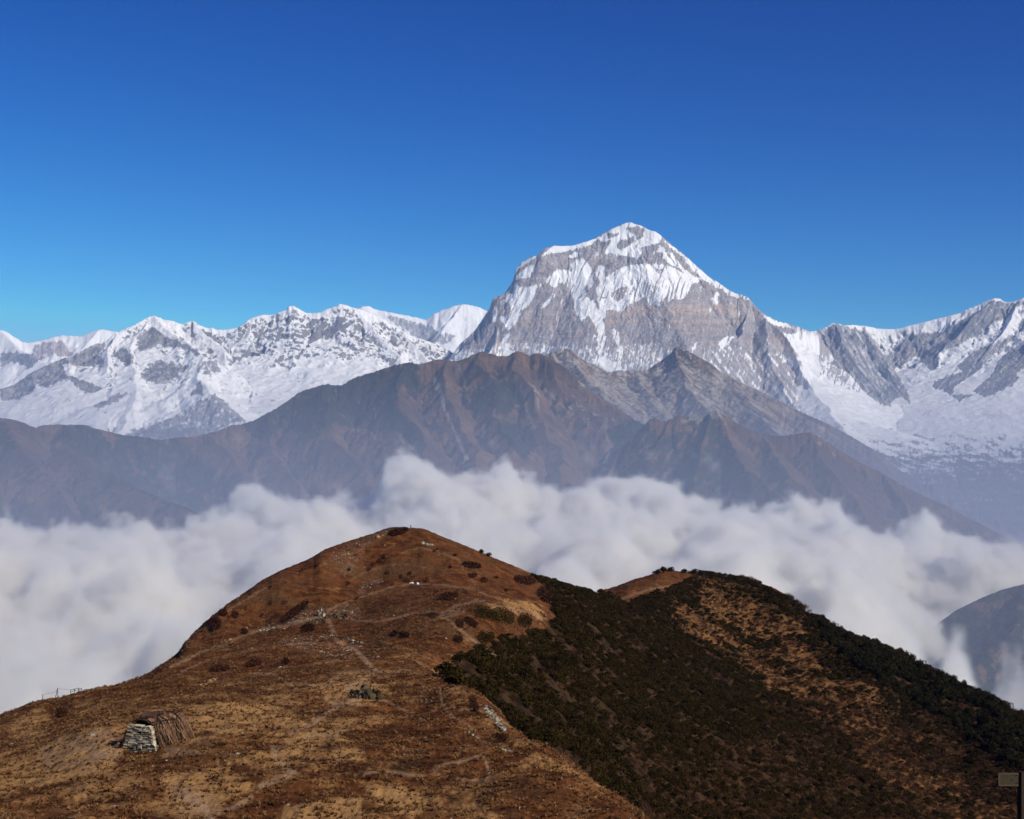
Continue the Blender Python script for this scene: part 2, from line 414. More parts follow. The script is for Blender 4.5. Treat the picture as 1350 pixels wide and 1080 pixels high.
M_left = snow_rock_material('snow_range_rock', (0.20, 0.20, 0.215), (0.30, 0.28, 0.27), (0.36, 0.30, 0.25), nscale=1 / 95.0, amp=0.36, bumpd=60)
o = grid_mesh('snow_mountain', R['X'], R['Y'], R['Z'], dict(snow=sn, tint=tint, veg=sstep(575, 600, py)), M_left)
tag(o, 'long snow-covered mountain range with rocky peaks left of the great peak', 'mountain', kind='structure')

# ---------------- the great peak
peak_prof = [(520, 530), (580, 490), (600, 463), (605, 455), (615, 446), (625, 437), (634, 424), (640, 415), (646, 405), (650, 393), (655, 391), (665, 387), (670, 380), (676, 371), (679, 360),
             (680, 356), (684, 350), (690, 344), (700, 339), (707, 337), (712, 333), (718, 328), (730, 324), (740, 324.5), (755, 324), (765, 321), (778, 317), (787, 313),
             (800, 305), (810, 300), (818, 297), (825, 294), (831, 293), (838, 296), (847, 298), (855, 303), (865, 306), (872, 311), (880, 318), (888, 325), (900, 334),
             (912, 345), (922, 354), (933, 364), (940, 369), (945, 371), (952, 376), (960, 382), (970, 387), (980, 389), (987, 393), (993, 400), (1000, 408), (1006, 413),
             (1015, 418), (1025, 423), (1040, 427), (1055, 432), (1068, 437), (1075, 438), (1100, 470), (1160, 540), (1220, 600)]
DR = [crest_ridge(peak_prof, lambda x: np.interp(x, [520, 680, 831, 990, 1070, 1220], [29000, 30000, 30200, 29600, 30900, 31500]), 9, s1=1.55, s2=0.7, d1=1500, amp=95, lam=130),
      ridge([(831, 293, 30200), (800, 315, 30050), (765, 352, 29700), (738, 400, 29350), (724, 440, 29100), (722, 475, 28700)], s1=1.5, s2=.8, d1=800, amp=110, lam=200),
      ridge([(872, 311, 30100), (880, 340, 29700), (884, 380, 29200), (880, 430, 28600), (885, 470, 28000)], s1=1.6, s2=.8, d1=700, amp=110, lam=180),
      ridge([(940, 370, 29800), (930, 395, 29400), (920, 430, 28900), (905, 470, 28300)], s1=1.6, s2=.8, d1=600, amp=100, lam=180),
      ridge([(993, 401, 29600), (988, 414, 29350), (976, 440, 28700), (950, 463, 28000)], s1=1.6, s2=.8, d1=600, amp=80, lam=180),
      ridge([(993, 400, 29600), (1010, 419, 29300), (1032, 442, 28800), (1052, 472, 28100), (1061, 494, 27500), (1082, 530, 26300)], s1=1.3, s2=.5, d1=800, amp=120, lam=240),
      ridge([(1010, 418, 29300), (1010, 450, 28500), (1020, 490, 27500), (1050, 535, 26000)], s1=1.0, s2=.5, d1=700, amp=100, lam=220),
      ridge([(650, 393, 29850), (658, 420, 29300), (652, 452, 28500), (640, 475, 27800)], s1=1.4, s2=.7, d1=700, amp=110, lam=200),
      ridge([(680, 357, 30000), (690, 395, 29500), (700, 430, 28900), (690, 465, 28200)], s1=1.5, s2=.8, d1=700, amp=100, lam=200)]
rows = np.concatenate([np.linspace(24800, 27500, 80), np.linspace(27507, 30300, 420), np.linspace(30400, 33000, 16)])
R = build_range('great_mountain', peak_prof, 30000, DR, 520, 1220, 0.85, rows, 37, floor=-700, rough=30, lam=240, jag=0.6, corr_w=500)
sl, dxm, dz = slope_of(R); px, py = R['PX'], R['PY']; jx, jy = jit(R, 1.0, 4.0)
A = lambda *p: off(600, 280, 5, p); B = lambda *p: off(800, 280, 5, p)
flute2 = ridged((px + 0.30 * (py - 380) + 3 * perlin(px / 30, py / 30, 70)) / 3.6, py / 70, 2, 0.6, 72) - 0.6
flute = ridged((px + 0.35 * (py - 380)) / 5.5, py / 60, 3, 0.6, 71) - 0.6
sn = 0.30 + 0.16 * (0.35 - R['g']) + 0.20 * sstep(452, 478, py) + 0.10 * fbm(px / 6, py / 9, 3, .6, 6) + (1 - sstep(405, 440, py)) * (0.12 * flute)
sn = paint(R, sn, [B((0, 950), (100, 880), (300, 860), (330, 980), (240, 1050), (0, 1060)), A((600, 880), (1100, 900), (1350, 860), (1350, 1060), (900, 1060)), A((0, 930), (300, 860), (640, 860), (640, 960), (300, 960))],
           0.49 + 0.12 * fbm(px / 4, py / 5, 3, .6, 9), jx, jy, 3)
sn = paint(R, sn, [B((650, 920), (840, 880), (1000, 920), (1180, 960), (1260, 1080), (1250, 1240), (1000, 1200), (700, 1050))],
           0.44 + 0.22 * perlin((px - 0.75 * py) / 5, (px + py) / 40, 12), jx, jy, 3)
snowp = [A((565, 285), (600, 260), (650, 222), (720, 218), (790, 212), (890, 186), (940, 168), (900, 215), (830, 235), (760, 250), (700, 265), (620, 270), (570, 290)),
         A((745, 290), (790, 265), (835, 260), (820, 285), (770, 305)),
         A((940, 175), (1040, 108), (1150, 55), (1230, 92), (1290, 118), (1350, 128), (1350, 200), (1300, 225), (1230, 225), (1240, 270), (1200, 305), (1130, 285), (1080, 290), (1040, 265), (990, 275), (1010, 220), (1050, 170), (985, 195)),
         A((400, 370), (440, 333), (500, 298), (535, 288), (520, 310), (460, 345), (420, 375)),
         A((395, 435), (420, 405), (480, 355), (530, 345), (525, 385), (490, 430), (430, 438)),
         A((375, 480), (400, 470), (440, 495), (490, 490), (570, 470), (540, 540), (470, 630), (430, 650), (350, 600), (320, 570), (345, 530)),
         A((360, 600), (440, 560), (430, 680), (390, 740), (350, 780), (310, 720), (300, 680), (350, 690), (370, 640)),
         A((140, 750), (180, 670), (240, 580), (230, 640), (190, 700), (160, 745)), A((240, 720), (270, 610), (280, 640), (265, 720)),
         A((595, 460), (640, 400), (680, 380), (740, 380), (780, 390), (760, 340), (800, 320), (840, 300), (880, 330), (910, 400), (915, 470), (900, 500), (860, 480), (870, 560), (930, 600), (940, 640), (970, 690), (990, 760), (970, 900), (940, 800), (920, 740), (880, 680), (840, 720), (800, 680), (790, 600), (760, 520), (740, 480), (700, 460), (680, 500), (640, 490)),
         A((920, 400), (950, 345), (985, 360), (990, 430), (1050, 390), (1130, 350), (1200, 355), (1260, 350), (1330, 340), (1350, 350), (1350, 490), (1290, 560), (1240, 560), (1180, 600), (1140, 580), (1090, 640), (1040, 620), (1000, 560), (940, 560), (930, 500), (960, 460)),
         A((930, 560), (1080, 580), (1040, 640), (1000, 640), (990, 700), (960, 700), (950, 620)),
         A((910, 810), (1000, 815), (985, 870), (965, 935), (950, 900), (940, 850)),
         A((900, 970), (980, 950), (1080, 1000), (1080, 1050), (1020, 1060), (960, 1010)),
         A((0, 980), (0, 920), (40, 895), (70, 925), (130, 930), (60, 965)),
         A((300, 860), (350, 790), (370, 800), (345, 850), (350, 900), (420, 930), (330, 950), (310, 890)),
         A((565, 635), (620, 570), (670, 510), (660, 540), (600, 620)),
         A((1035, 780), (1060, 765), (1080, 800), (1095, 880), (1090, 1040), (1075, 1040), (1080, 900), (1050, 830)),
         B((150, 62), (270, 118), (330, 128), (360, 165), (350, 205), (300, 215), (230, 225), (200, 300), (130, 285), (190, 210), (260, 150)),
         B((345, 215), (380, 240), (410, 300), (460, 350), (470, 370), (440, 350), (400, 330), (370, 300), (360, 260), (300, 265)),
         B((370, 180), (440, 226), (500, 275), (570, 335), (640, 395), (720, 450), (800, 505), (860, 536), (920, 550), (940, 580), (900, 572), (840, 555), (800, 545), (760, 505), (700, 485), (640, 445), (560, 370), (500, 290), (430, 240)),
         B((400, 260), (430, 270), (480, 340), (520, 380), (600, 440), (560, 430), (500, 390), (450, 330)),
         B((0, 430), (60, 390), (130, 350), (240, 345), (330, 340), (400, 345), (480, 390), (550, 415), (640, 440), (560, 470), (530, 540), (480, 585), (450, 560), (400, 600), (410, 520), (360, 600), (335, 650), (330, 580), (280, 620), (270, 560), (230, 540), (170, 600), (140, 620), (100, 660), (20, 640), (0, 560)),
         B((690, 580), (720, 520), (740, 540), (735, 600), (715, 610)), B((740, 850), (790, 820), (850, 815), (800, 870), (760, 910), (745, 890)),
         B((560, 910), (590, 860), (605, 850), (580, 900)), B((860, 790), (900, 750), (890, 770), (870, 795)),
         B((1000, 630), (1040, 680), (1110, 715), (1200, 735), (1290, 768), (1400, 790), (1400, 1080), (1500, 1350), (1360, 1240), (1310, 1080), (1290, 1010), (1260, 940), (1200, 850), (1160, 800), (1240, 800), (1260, 770), (1180, 760), (1100, 745), (1060, 715))]
sn = paint(R, sn, snowp, 0.77 + 0.45 * np.minimum(flute, 0.05) + 0.55 * np.minimum(flute2, 0.03) * (1 - sstep(985, 1000, px)) * sstep(330, 345, py), jx, jy, 1)
rocks = [A((1075, 190), (1130, 175), (1200, 150), (1260, 140), (1240, 165), (1180, 200), (1120, 240), (1090, 250), (1065, 220)), A((1020, 540), (1080, 500), (1150, 490), (1120, 550), (1080, 590), (1030, 570)),
         B((230, 235), (300, 212), (350, 208), (330, 260), (400, 330), (300, 330), (200, 330), (230, 290)),
         B((320, 380), (380, 370), (370, 400)),
         A((1000, 130), (1050, 140), (1090, 130), (1060, 160), (1010, 175)), B((120, 100), (200, 90), (260, 110), (230, 160), (180, 150))]
sn = paint(R, sn, rocks, 0.36 + 0.5 * np.maximum(flute2, -.1), jx, jy, 1)
band = np.exp(-((py - 412 - 0.00012 * (px - 870) ** 2 + 0.02 * (px - 870)) / 5) ** 2) + np.exp(-((py - 424) / 3.5) ** 2) * 0.8 + 0.6 * np.exp(-((py - 404) / 2.5) ** 2)
strata = band * sstep(770, 800, px) * (1 - sstep(965, 985, px)) + 0.8 * np.exp(-((px - 690) / 22) ** 2 - ((py - 420) / 10) ** 2) + 0.8 * np.exp(-(((px - 1035) - 0.75 * (py - 455)) / 12) ** 2 - ((py - 455) / 18) ** 2)
strata += 0.55 * sstep(-0.05, 0.4, perlin(px / 80, (py + .04 * px) / 3.2, 44)) * sstep(330, 345, py)
streak = 0.10 * perlin((px + 0.2 * py) / 2.6, py / 40, 45) * sstep(395, 415, py)
sn += streak + 0.12 * fbm((px + .25 * py) / 3.2, py / 11, 4, .75, 203)
tint = np.clip(strata * (0.7 + 0.5 * perlin(px / 9, py / 6, 46)), 0, 1)
M_peak = snow_rock_material('peak_rock_and_ice', (0.325, 0.288, 0.285), (0.43, 0.375, 0.345), (0.60, 0.42, 0.30), nscale=1 / 55.0, amp=0.26, bumpd=55)
o = grid_mesh('snow_mountain', R['X'], R['Y'], R['Z'], dict(snow=sn, tint=tint, veg=sstep(520, 560, py) * sstep(950, 1000, px)), M_peak)
tag(o, 'towering pyramid-topped snow peak with fluted ice and banded rock face', 'mountain', kind='structure')

# ---------------- right mountain with glacier apron
right_prof = [(940, 520), (1000, 470), (1040, 445), (1060, 438), (1072, 437), (1080, 435), (1090, 431), (1098, 426), (1103, 426), (1112, 429), (1125, 428.5), (1142, 430), (1155, 433), (1168, 434), (1180, 434), (1190, 432),
              (1205, 428), (1225, 423), (1245, 418), (1262, 414), (1275, 408), (1290, 402), (1305, 395), (1312, 393), (1318, 394), (1325, 398), (1332, 398.5), (1340, 396),
              (1350, 392), (1380, 385), (1420, 380), (1500, 400)]
TR = [crest_ridge(right_prof, lambda x: np.interp(x, [940, 1070, 1160, 1320, 1500], [31000, 31600, 32200, 31500, 30500]), 11, s1=1.05, s2=0.22, d1=1700, amp=230, lam=300),
      ridge([(1098, 426, 31700), (1108, 450, 31000), (1128, 480, 30200), (1155, 510, 29300), (1172, 537, 28400)], s1=1.1, s2=.5, d1=600, amp=110, lam=230),
      ridge([(1142, 430, 32000), (1165, 470, 31000), (1192, 512, 29700), (1205, 538, 28700)], s1=1.0, s2=.5, d1=600, amp=120, lam=230),
      ridge([(1205, 428, 32000), (1212, 465, 31200), (1222, 500, 30200)], s1=1.0, s2=.5, d1=600, amp=110, lam=230),
      ridge([(1312, 394, 31500), (1270, 430, 31000), (1240, 468, 30300), (1232, 505, 29500)], s1=1.0, s2=.5, d1=600, amp=120, lam=230),
      ridge([(1350, 393, 31300), (1320, 440, 30400), (1285, 490, 29400), (1262, 530, 28400)], s1=1.0, s2=.5, d1=600, amp=120, lam=230),
      ridge([(1400, 383, 31000), (1365, 445, 29800), (1330, 495, 28900), (1300, 526, 28200)], s1=1.0, s2=.5, d1=600, amp=120, lam=230),
      ridge([(1172, 537, 28400), (1190, 560, 26500), (1215, 600, 23500), (1240, 650, 21000)], s1=.35, s2=.25, d1=900, amp=60, lam=300),
      ridge([(1300, 526, 28200), (1330, 560, 25500), (1370, 600, 22500), (1420, 650, 20000)], s1=.35, s2=.25, d1=900, amp=60, lam=300),
      ridge([(1060, 494, 28000), (1090, 540, 25500), (1120, 575, 23500), (1160, 620, 21500)], s1=.4, s2=.25, d1=900, amp=60, lam=300)]
rows = np.concatenate([np.linspace(18000, 27500, 200), np.linspace(27515, 32300, 260), np.linspace(32400, 34500, 14)])
R = build_range('snow_mountain', right_prof, 31800, TR, 940, 1500, 1.15, rows, 53, floor=-1500, rough=45, lam=300, jag=0.6)
sl, dxm, dz = slope_of(R); px, py = R['PX'], R['PY']; jx, jy = jit(R, 1.5, 5.0)
T = lambda *p: off(1080, 380, 5, p)
sn = 0.82 - 0.36 * (sl - 0.5) + 0.25 * (0.35 - R['g']) + 0.05 * fbm(px / 8, py / 5, 3, .6, 6)
stk = 0.20 * perlin((px - 0.7 * py) / 4.0, (px * .7 + py) / 26, 61)
stk2 = 0.20 * perlin((px + 0.75 * py) / 4.5, (py - px * .7) / 30, 62)
sn = paint(R, sn, [T((0, 275), (40, 280), (110, 240), (150, 245), (240, 265), (330, 305), (400, 380), (440, 480), (520, 560), (600, 700), (615, 800), (560, 720), (490, 740), (480, 790), (400, 770), (320, 700), (230, 640), (130, 560), (60, 490), (0, 450), (-60, 350))],
           0.37 + stk, jx, jy, 2)
sn = paint(R, sn, [T((600, 300), (720, 292), (800, 287), (900, 232), (1000, 172), (1100, 112), (1165, 74), (1220, 97), (1290, 97), (1340, 82), (1330, 120), (1290, 130), (1200, 210), (1150, 230), (1080, 290), (1000, 330), (900, 390), (800, 420), (780, 530), (740, 550), (700, 500), (640, 440), (600, 480), (500, 540), (400, 470), (500, 400), (560, 330)),
                   T((900, 520), (1000, 430), (1100, 380), (1220, 340), (1300, 300), (1310, 320), (1200, 390), (1150, 440), (1080, 520), (1000, 580), (900, 650), (880, 700), (1020, 700), (930, 755), (850, 690), (740, 650), (760, 620), (860, 570), (960, 550)),
                   T((1450, 300), (1450, 480), (1300, 560), (1330, 590), (1270, 650), (1180, 690), (1100, 735), (1080, 710), (1010, 690), (1080, 620), (1150, 560), (1180, 480), (1240, 430), (1350, 350))],
           0.32 + stk2 * 0.8, jx, jy, 2)
sn = paint(R, sn, [T((130, 236), (300, 241), (420, 266), (500, 266), (600, 236), (720, 206), (880, 176), (1000, 121), (1100, 81), (1160, 58), (1180, 70), (1100, 110), (1000, 170), (900, 230), (800, 285), (680, 290), (600, 295), (560, 275), (480, 284), (400, 280), (300, 268), (200, 262)),
                   T((-200, 250), (-100, 270), (-20, 300), (0, 455), (60, 490), (130, 560), (230, 640), (320, 700), (400, 770), (480, 795), (600, 840), (500, 850), (300, 820), (150, 780), (0, 720), (-100, 600))], 0.85, jx, jy, 1)
sn -= 0.66 * sstep(-26, 84, py - np.interp(px, [1000, 1080, 1120, 1180, 1260, 1350], [525, 540, 552, 556, 552, 556]) + 24 * fbm((px - 2.2 * py) / 15, (py + .25 * px) / 11, 4, .7, 3)) 
veg = sstep(545, 600, py + 6 * fbm(px / 20, py / 6, 3, .5, 8))
tint = np.clip(0.8 * np.exp(-((px - 1085) / 16) ** 2 - ((py - 462) / 14) ** 2) + .2 * fbm(px / 20, py / 12, 3, .5, 77), 0, 1)
sn += 0.10 * fbm(px / 4, py / 6, 4, .75, 204)
M_right = snow_rock_material('glacier_rock', (0.22, 0.22, 0.235), (0.32, 0.295, 0.28), (0.42, 0.31, 0.24), nscale=1 / 75.0, amp=0.34, bumpd=60, width=0.13)
o = grid_mesh('snow_mountain', R['X'], R['Y'], R['Z'], dict(snow=sn, tint=tint, veg=veg), M_right)
tag(o, 'snowy mountain with glacier apron at the right of the great peak', 'mountain', kind='structure')

# ---------------- grey ridge under the great peak
e_prof = [(640, 560), (690, 490), (700, 480), (715, 470), (728, 464), (740, 461), (748, 459), (755, 464), (765, 472), (775, 478), (785, 481), (800, 490), (806, 491), (815, 488), (825, 489), (835, 487), (845, 489),
          (855, 487), (865, 480), (875, 473), (885, 465), (891, 457), (900, 461), (910, 464), (920, 470), (935, 478), (950, 490), (965, 498), (985, 508), (1005, 517), (1030, 530), (1060, 545),
          (1090, 558), (1120, 574), (1160, 598), (1200, 634), (1250, 690), (1300, 740), (1350, 790), (1420, 850)]
ER = [crest_ridge(e_prof, lambda x: np.interp(x, [640, 890, 1100, 1420], [17000, 18500, 16500, 13500]), 12, s1=.75, s2=.45, d1=900, amp=80, lam=260),
      ridge([(748, 459, 17500), (775, 500, 16600), (815, 540, 15700), (850, 570, 15000)], s1=.8, s2=.5, d1=500, amp=80, lam=220),
      ridge([(728, 464, 17500), (740, 500, 16600), (760, 540, 15600)], s1=.8, s2=.5, d1=500, amp=80, lam=220),
      ridge([(891, 457, 18500), (905, 500, 17400), (935, 545, 16200), (960, 590, 15000)], s1=.8, s2=.5, d1=500, amp=80, lam=220),
      ridge([(835, 487, 18200), (850, 520, 17200), (880, 560, 16000)], s1=.7, s2=.5, d1=500, amp=70, lam=220),
      ridge([(965, 498, 17800), (1000, 545, 16500), (1035, 585, 15200)], s1=.7, s2=.5, d1=500, amp=60, lam=220)]
rows = np.concatenate([np.linspace(12500, 18800, 300), np.linspace(18900, 20500, 14)])
R = build_range('mountain', e_prof, lambda x: np.interp(x, [640, 890, 1100, 1420], [17000, 18500, 16500, 13500]), ER, 640, 1420, 1.2, rows, 67, floor=-1500, rough=35, lam=220, corr_w=400, jag=0.8)
px, py = R['PX'], R['PY']; jx, jy = jit(R, 2.5, 6)
E8 = lambda *p: off(640, 440, 5, p)
rk = 0.55 + 0.22 * perlin((px - 1.05 * py) / 5, (px + py) / 40, 5) - 0.2 * sstep(950, 1010, px) - 0.12 * sstep(875, 900, px) * (1 - sstep(470, 500, py))
sc = np.zeros_like(px)
for pl in ([(744, 462), (760, 485), (790, 510), (808, 525)], [(760, 475), (785, 500), (815, 525), (832, 540)], [(748, 478), (750, 490), (765, 498)], [(880, 502), (900, 518), (915, 528)], [(950, 500), (980, 515), (1010, 532), (1060, 552), (1090, 568)], [(1032, 555), (1028, 572)]):
    sc = np.maximum(sc, 0.6 * (1 - sstep(0.5, 2.2, line_dist(jx, jy, pl, 5))))
sc = np.maximum(sc, sstep(900, 960, px) * np.clip(0.30 + 0.75 * perlin((px - 1.7 * py) / 7, (px + .6 * py) / 60, 33) + .35 * fbm(px / 5, py / 5, 3, .7, 34), 0, .75) * (1 - sstep(560, 610, py)))
M_hill = hill_material('brown_mountainside')
o = grid_mesh('mountain', R['X'], R['Y'], R['Z'], dict(rock=rk, forest=0.12 + 0.1 * fbm(px / 20, py / 20, 3, .5, 9), scar=sc), M_hill)
tag(o, 'grey bare ridge at the foot of the great snow peak', 'mountain', kind='structure')

# ---------------- main brown mountain (its crest runs on to the left)
f_prof = [(-150, 540), (0, 551), (15, 553), (30, 557), (40, 562), (48, 564), (55, 561), (65, 560), (85, 560), (105, 560), (112, 560), (125, 565), (140, 568), (155, 572), (165, 574), (180, 575),
          (200, 578), (215, 580), (230, 577), (245, 576), (258, 576), (275, 571), (290, 567), (305, 561), (320, 559), (335, 554), (350, 546), (365, 538), (380, 528), (395, 517), (403, 514), (415, 511),
          (425, 507), (432, 507), (442, 508), (452, 508), (460, 502), (470, 497), (485, 493), (500, 488), (510, 485), (522, 481), (530, 480), (540, 478), (550, 480), (560, 479), (575, 474), (585, 474),
          (595, 476), (605, 476), (615, 472), (625, 467), (633, 464), (637, 463.5), (645, 466), (655, 469), (668, 470), (675, 466), (682, 463), (690, 465), (698, 469), (707, 466), (713, 466), (720, 470),
          (730, 476), (745, 484), (755, 494), (765, 503), (780, 516), (800, 530), (820, 542), (835, 552), (850, 560), (870, 575), (900, 600), (960, 660)]
def f_Y(x): return np.interp(x, [-150, 0, 215, 400, 700, 850, 960], [10300, 10600, 11400, 12200, 12500, 11800, 11200])
FR = [crest_ridge(f_prof, f_Y, 12, s1=.95, s2=.55, d1=700, amp=95, lam=150),
      ridge([(545, 480, 12350), (522, 510, 11700), (535, 545, 11000), (558, 585, 10300), (572, 630, 9600)], s1=.9, s2=.6, d1=500, amp=75, lam=125),
      ridge([(600, 476, 12400), (592, 510, 11700), (602, 545, 11100), (622, 590, 10400), (640, 640, 9700)], s1=.9, s2=.6, d1=500, amp=75, lam=125),
      ridge([(637, 464, 12450), (650, 500, 11800), (655, 545, 11000), (668, 590, 10300), (680, 650, 9600)], s1=.9, s2=.6, d1=500, amp=75, lam=125),
      ridge([(682, 463, 12500), (692, 500, 11800), (705, 540, 11200), (722, 590, 10500), (735, 650, 9700)], s1=.9, s2=.6, d1=500, amp=75, lam=125),
      ridge([(720, 470, 12400), (752, 515, 11800), (790, 548, 11400), (835, 572, 11000), (800, 620, 10400), (780, 660, 9900)], s1=.8, s2=.55, d1=500, amp=75, lam=125),
      ridge([(432, 507, 12250), (430, 540, 11600), (448, 580, 10900), (478, 625, 10200), (500, 670, 9500)], s1=.85, s2=.55, d1=500, amp=65, lam=130),
      ridge([(350, 546, 12000), (362, 590, 11200), (392, 640, 10400), (420, 680, 9800)], s1=.8, s2=.55, d1=500, amp=65, lam=130),
      ridge([(275, 571, 11600), (300, 610, 10900), (330, 650, 10200)], s1=.7, s2=.5, d1=500, amp=50, lam=200),
      ridge([(85, 560, 10900), (92, 592, 10200), (130, 620, 9600), (182, 644, 9000), (235, 665, 8500), (275, 690, 8000)], s1=.8, s2=.55, d1=500, amp=55, lam=125),
      ridge([(0, 551, 10600), (30, 600, 9900), (80, 650, 9200), (130, 705, 8500)], s1=.75, s2=.5, d1=500, amp=55, lam=125),
      ridge([(-80, 545, 10400), (-50, 610, 9600), (-10, 680, 8800)], s1=.75, s2=.5, d1=500, amp=55, lam=125)]
rows = np.concatenate([np.linspace(7600, 12700, 380), np.linspace(12760, 15000, 18)])
R = build_range('mountain', f_prof, f_Y, FR, -150, 960, 1.25, rows, 83, floor=-1500, rough=48, lam=170, corr_w=350, jag=1.0)
px, py = R['PX'], R['PY']; jx, jy = jit(R, 4.0, 9)
G0 = lambda *p: off(0, 540, 3.857, p)
fo = 0.27 + 0.18 * fbm(px / 22, py / 16, 4, .6, 14) - 0.55 * (R['g'] - .03)
fo = paint(R, fo, [R5((-560, 760), (-300, 720), (0, 690), (100, 620), (250, 575), (370, 570), (420, 530), (560, 490), (720, 450), (860, 445), (870, 600), (860, 690), (790, 660), (760, 560), (720, 600), (690, 690), (760, 780), (850, 880), (900, 980), (870, 1000), (750, 930), (600, 910), (560, 830), (500, 830), (450, 900), (280, 840), (120, 960), (0, 900), (-200, 950), (-350, 830)),
                   E8((60, 640), (130, 580), (300, 620), (340, 700), (300, 820), (230, 820), (150, 720)), E8((0, 320), (100, 300), (200, 330), (250, 420), (200, 480), (120, 570), (60, 500), (-60, 540), (-120, 420)),
                   E8((780, 640), (1000, 560), (1060, 580), (840, 900), (760, 900), (840, 740))], 0.66 + 0.15 * fbm(px / 10, py / 10, 3, .6, 21), jx, jy, 3)
fo = paint(R, fo, [G0((320, 80), (450, 80), (600, 180), (700, 330), (900, 400), (1100, 470), (1260, 460), (1180, 530), (1010, 560), (850, 470), (700, 420), (550, 330), (450, 250), (370, 210)),
                   G0((560, 90), (900, 130), (1100, 330), (1300, 420), (1200, 470), (950, 400), (720, 320)), G0((-100, 60), (20, 80), (100, 200), (60, 220), (-100, 120)), G0((360, 420), (420, 430), (500, 560), (470, 650), (420, 560)), G0((0, 530), (130, 560), (300, 690), (100, 680), (0, 620))],
           0.62 + 0.16 * fbm(px / 8, py / 8, 3, .6, 22), jx, jy, 3)
rk = 0.20 + 0.10 * fbm(px / 18, py / 14, 4, .6, 15)
rk = paint(R, rk, [E8((250, 300), (460, 380), (660, 430), (830, 520), (920, 600), (840, 740), (700, 650), (560, 560), (400, 470), (260, 480)), E8((400, 130), (540, 80), (700, 200), (1000, 480), (1000, 560), (850, 500), (600, 340), (500, 200))],
           0.40 + 0.20 * perlin((px - 0.9 * py) / 5, (px + py) / 30, 17), jx, jy, 3)
sc = np.zeros_like(px)
jx2, jy2 = jit(R, 1.2, 4, 31)
sc = np.maximum(sc, 1.0 * blur(poly_in(jx2, jy2, [(571, 500), (578, 501), (586, 526), (584, 534), (580, 522), (574, 513)]).astype(np.float32), 1))
for pl, wd, k in (([(583, 530), (592, 554), (600, 570), (606, 586), (616, 606)], 1.3, 1.0), ([(604, 482), (612, 500), (613, 510)], .8, .4), ([(493, 540), (496, 550), (490, 560)], .7, .35), ([(482, 565), (490, 572)], 1.2, .5), ([(525, 572), (530, 580), (545, 592)], 1.6, .45),
                  ([(690, 515), (694, 540), (705, 565)], 1.4, .4), ([(720, 515), (760, 552)], .9, .35), ([(800, 548), (798, 570), (806, 590)], 1.2, .35), ([(442, 516), (444, 520)], .8, .6), ([(808, 585), (800, 605), (795, 618)], 2, .4), ([(709, 525), (710, 540)], .8, .5)):
    sc = np.maximum(sc, k * (1 - sstep(wd * .5, wd * 2, line_dist(jx2, jy2, pl, 5))))
sc = np.maximum(sc, 0.8 * blur(poly_in(jx2, jy2, [(141, 697), (143, 708), (148, 714), (130, 722), (131, 710)]).astype(np.float32), 1))
o = grid_mesh('mountain', R['X'], R['Y'], R['Z'], dict(rock=rk, forest=fo, scar=sc), M_hill)
tag(o, 'long brown mountain ridge with wooded flanks rising behind the cloud', 'mountain', kind='structure')

# ---------------- nearer brown peak on the right
h_prof = [(770, 700), (800, 640), (808, 625), (815, 600), (825, 585), (838, 572), (850, 560), (856, 553), (865, 552), (875, 556), (885, 553), (893, 547), (900, 549), (908, 550), (915, 551), (925, 552), (935, 544),
          (943, 541), (950, 544), (960, 551), (975, 560), (990, 567), (1005, 572), (1025, 575), (1040, 574), (1055, 571), (1068, 570), (1080, 576), (1095, 586), (1110, 595), (1130, 608), (1160, 622),
          (1190, 640), (1220, 655), (1250, 668), (1290, 690), (1330, 710), (1400, 740)]
HR = [crest_ridge(h_prof, 9600, 10, s1=1.0, s2=.6, d1=500, amp=60, lam=170),
      ridge([(943, 541, 9600), (925, 580, 9200), (902, 640, 8600), (885, 690, 8100)], s1=1., s2=.65, d1=350, amp=55, lam=150),
      ridge([(950, 544, 9600), (968, 590, 9100), (1000, 650, 8400), (1020, 700, 8000)], s1=1., s2=.65, d1=350, amp=55, lam=150),
      ridge([(885, 553, 9600), (862, 600, 9200), (835, 655, 8700)], s1=1., s2=.65, d1=350, amp=55, lam=150),
      ridge([(1005, 572, 9600), (1040, 625, 9000), (1075, 680, 8400)], s1=.8, s2=.6, d1=350, amp=45, lam=150),
      ridge([(1068, 570, 9600), (1100, 630, 9000), (1130, 690, 8400)], s1=.8, s2=.6, d1=350, amp=45, lam=150),
      ridge([(1160, 622, 9600), (1180, 670, 9000), (1200, 720, 8400)], s1=.8, s2=.6, d1=350, amp=45, lam=150)]
rows = np.concatenate([np.linspace(7300, 9750, 250), np.linspace(9800, 11500, 16)])
R = build_range('mountain', h_prof, 9600, HR, 770, 1400, 1.2, rows, 97, floor=-1500, rough=42, lam=140, corr_w=260, jag=1.2)
px, py = R['PX'], R['PY']; jx, jy = jit(R, 3.5, 8)
H7 = lambda *p: off(900, 420, 5, p)
fo = 0.28 + 0.15 * fbm(px / 18, py / 14, 4, .6, 24) - 0.5 * R['g']
fo = paint(R, fo, [H7((-300, 700), (-80, 760), (60, 720), (150, 640), (210, 640), (270, 740), (380, 900), (450, 1080), (440, 1300), (-400, 1300), (-500, 900)), H7((500, 830), (600, 900), (690, 1020), (720, 1200), (560, 1200), (480, 940))],
           0.60 + 0.24 * perlin((px + .8 * py) / 9, (py - px) / 30, 29), jx, jy, 3)
rk = 0.24 + 0.16 * fbm(px / 12, py / 10, 4, .6, 25) + 0.42 * np.exp(-((px - 940) / 20) ** 2 - ((py - 548) / 12) ** 2)
sc = np.zeros_like(px); jx2, jy2 = jit(R, 1.0, 4, 31)
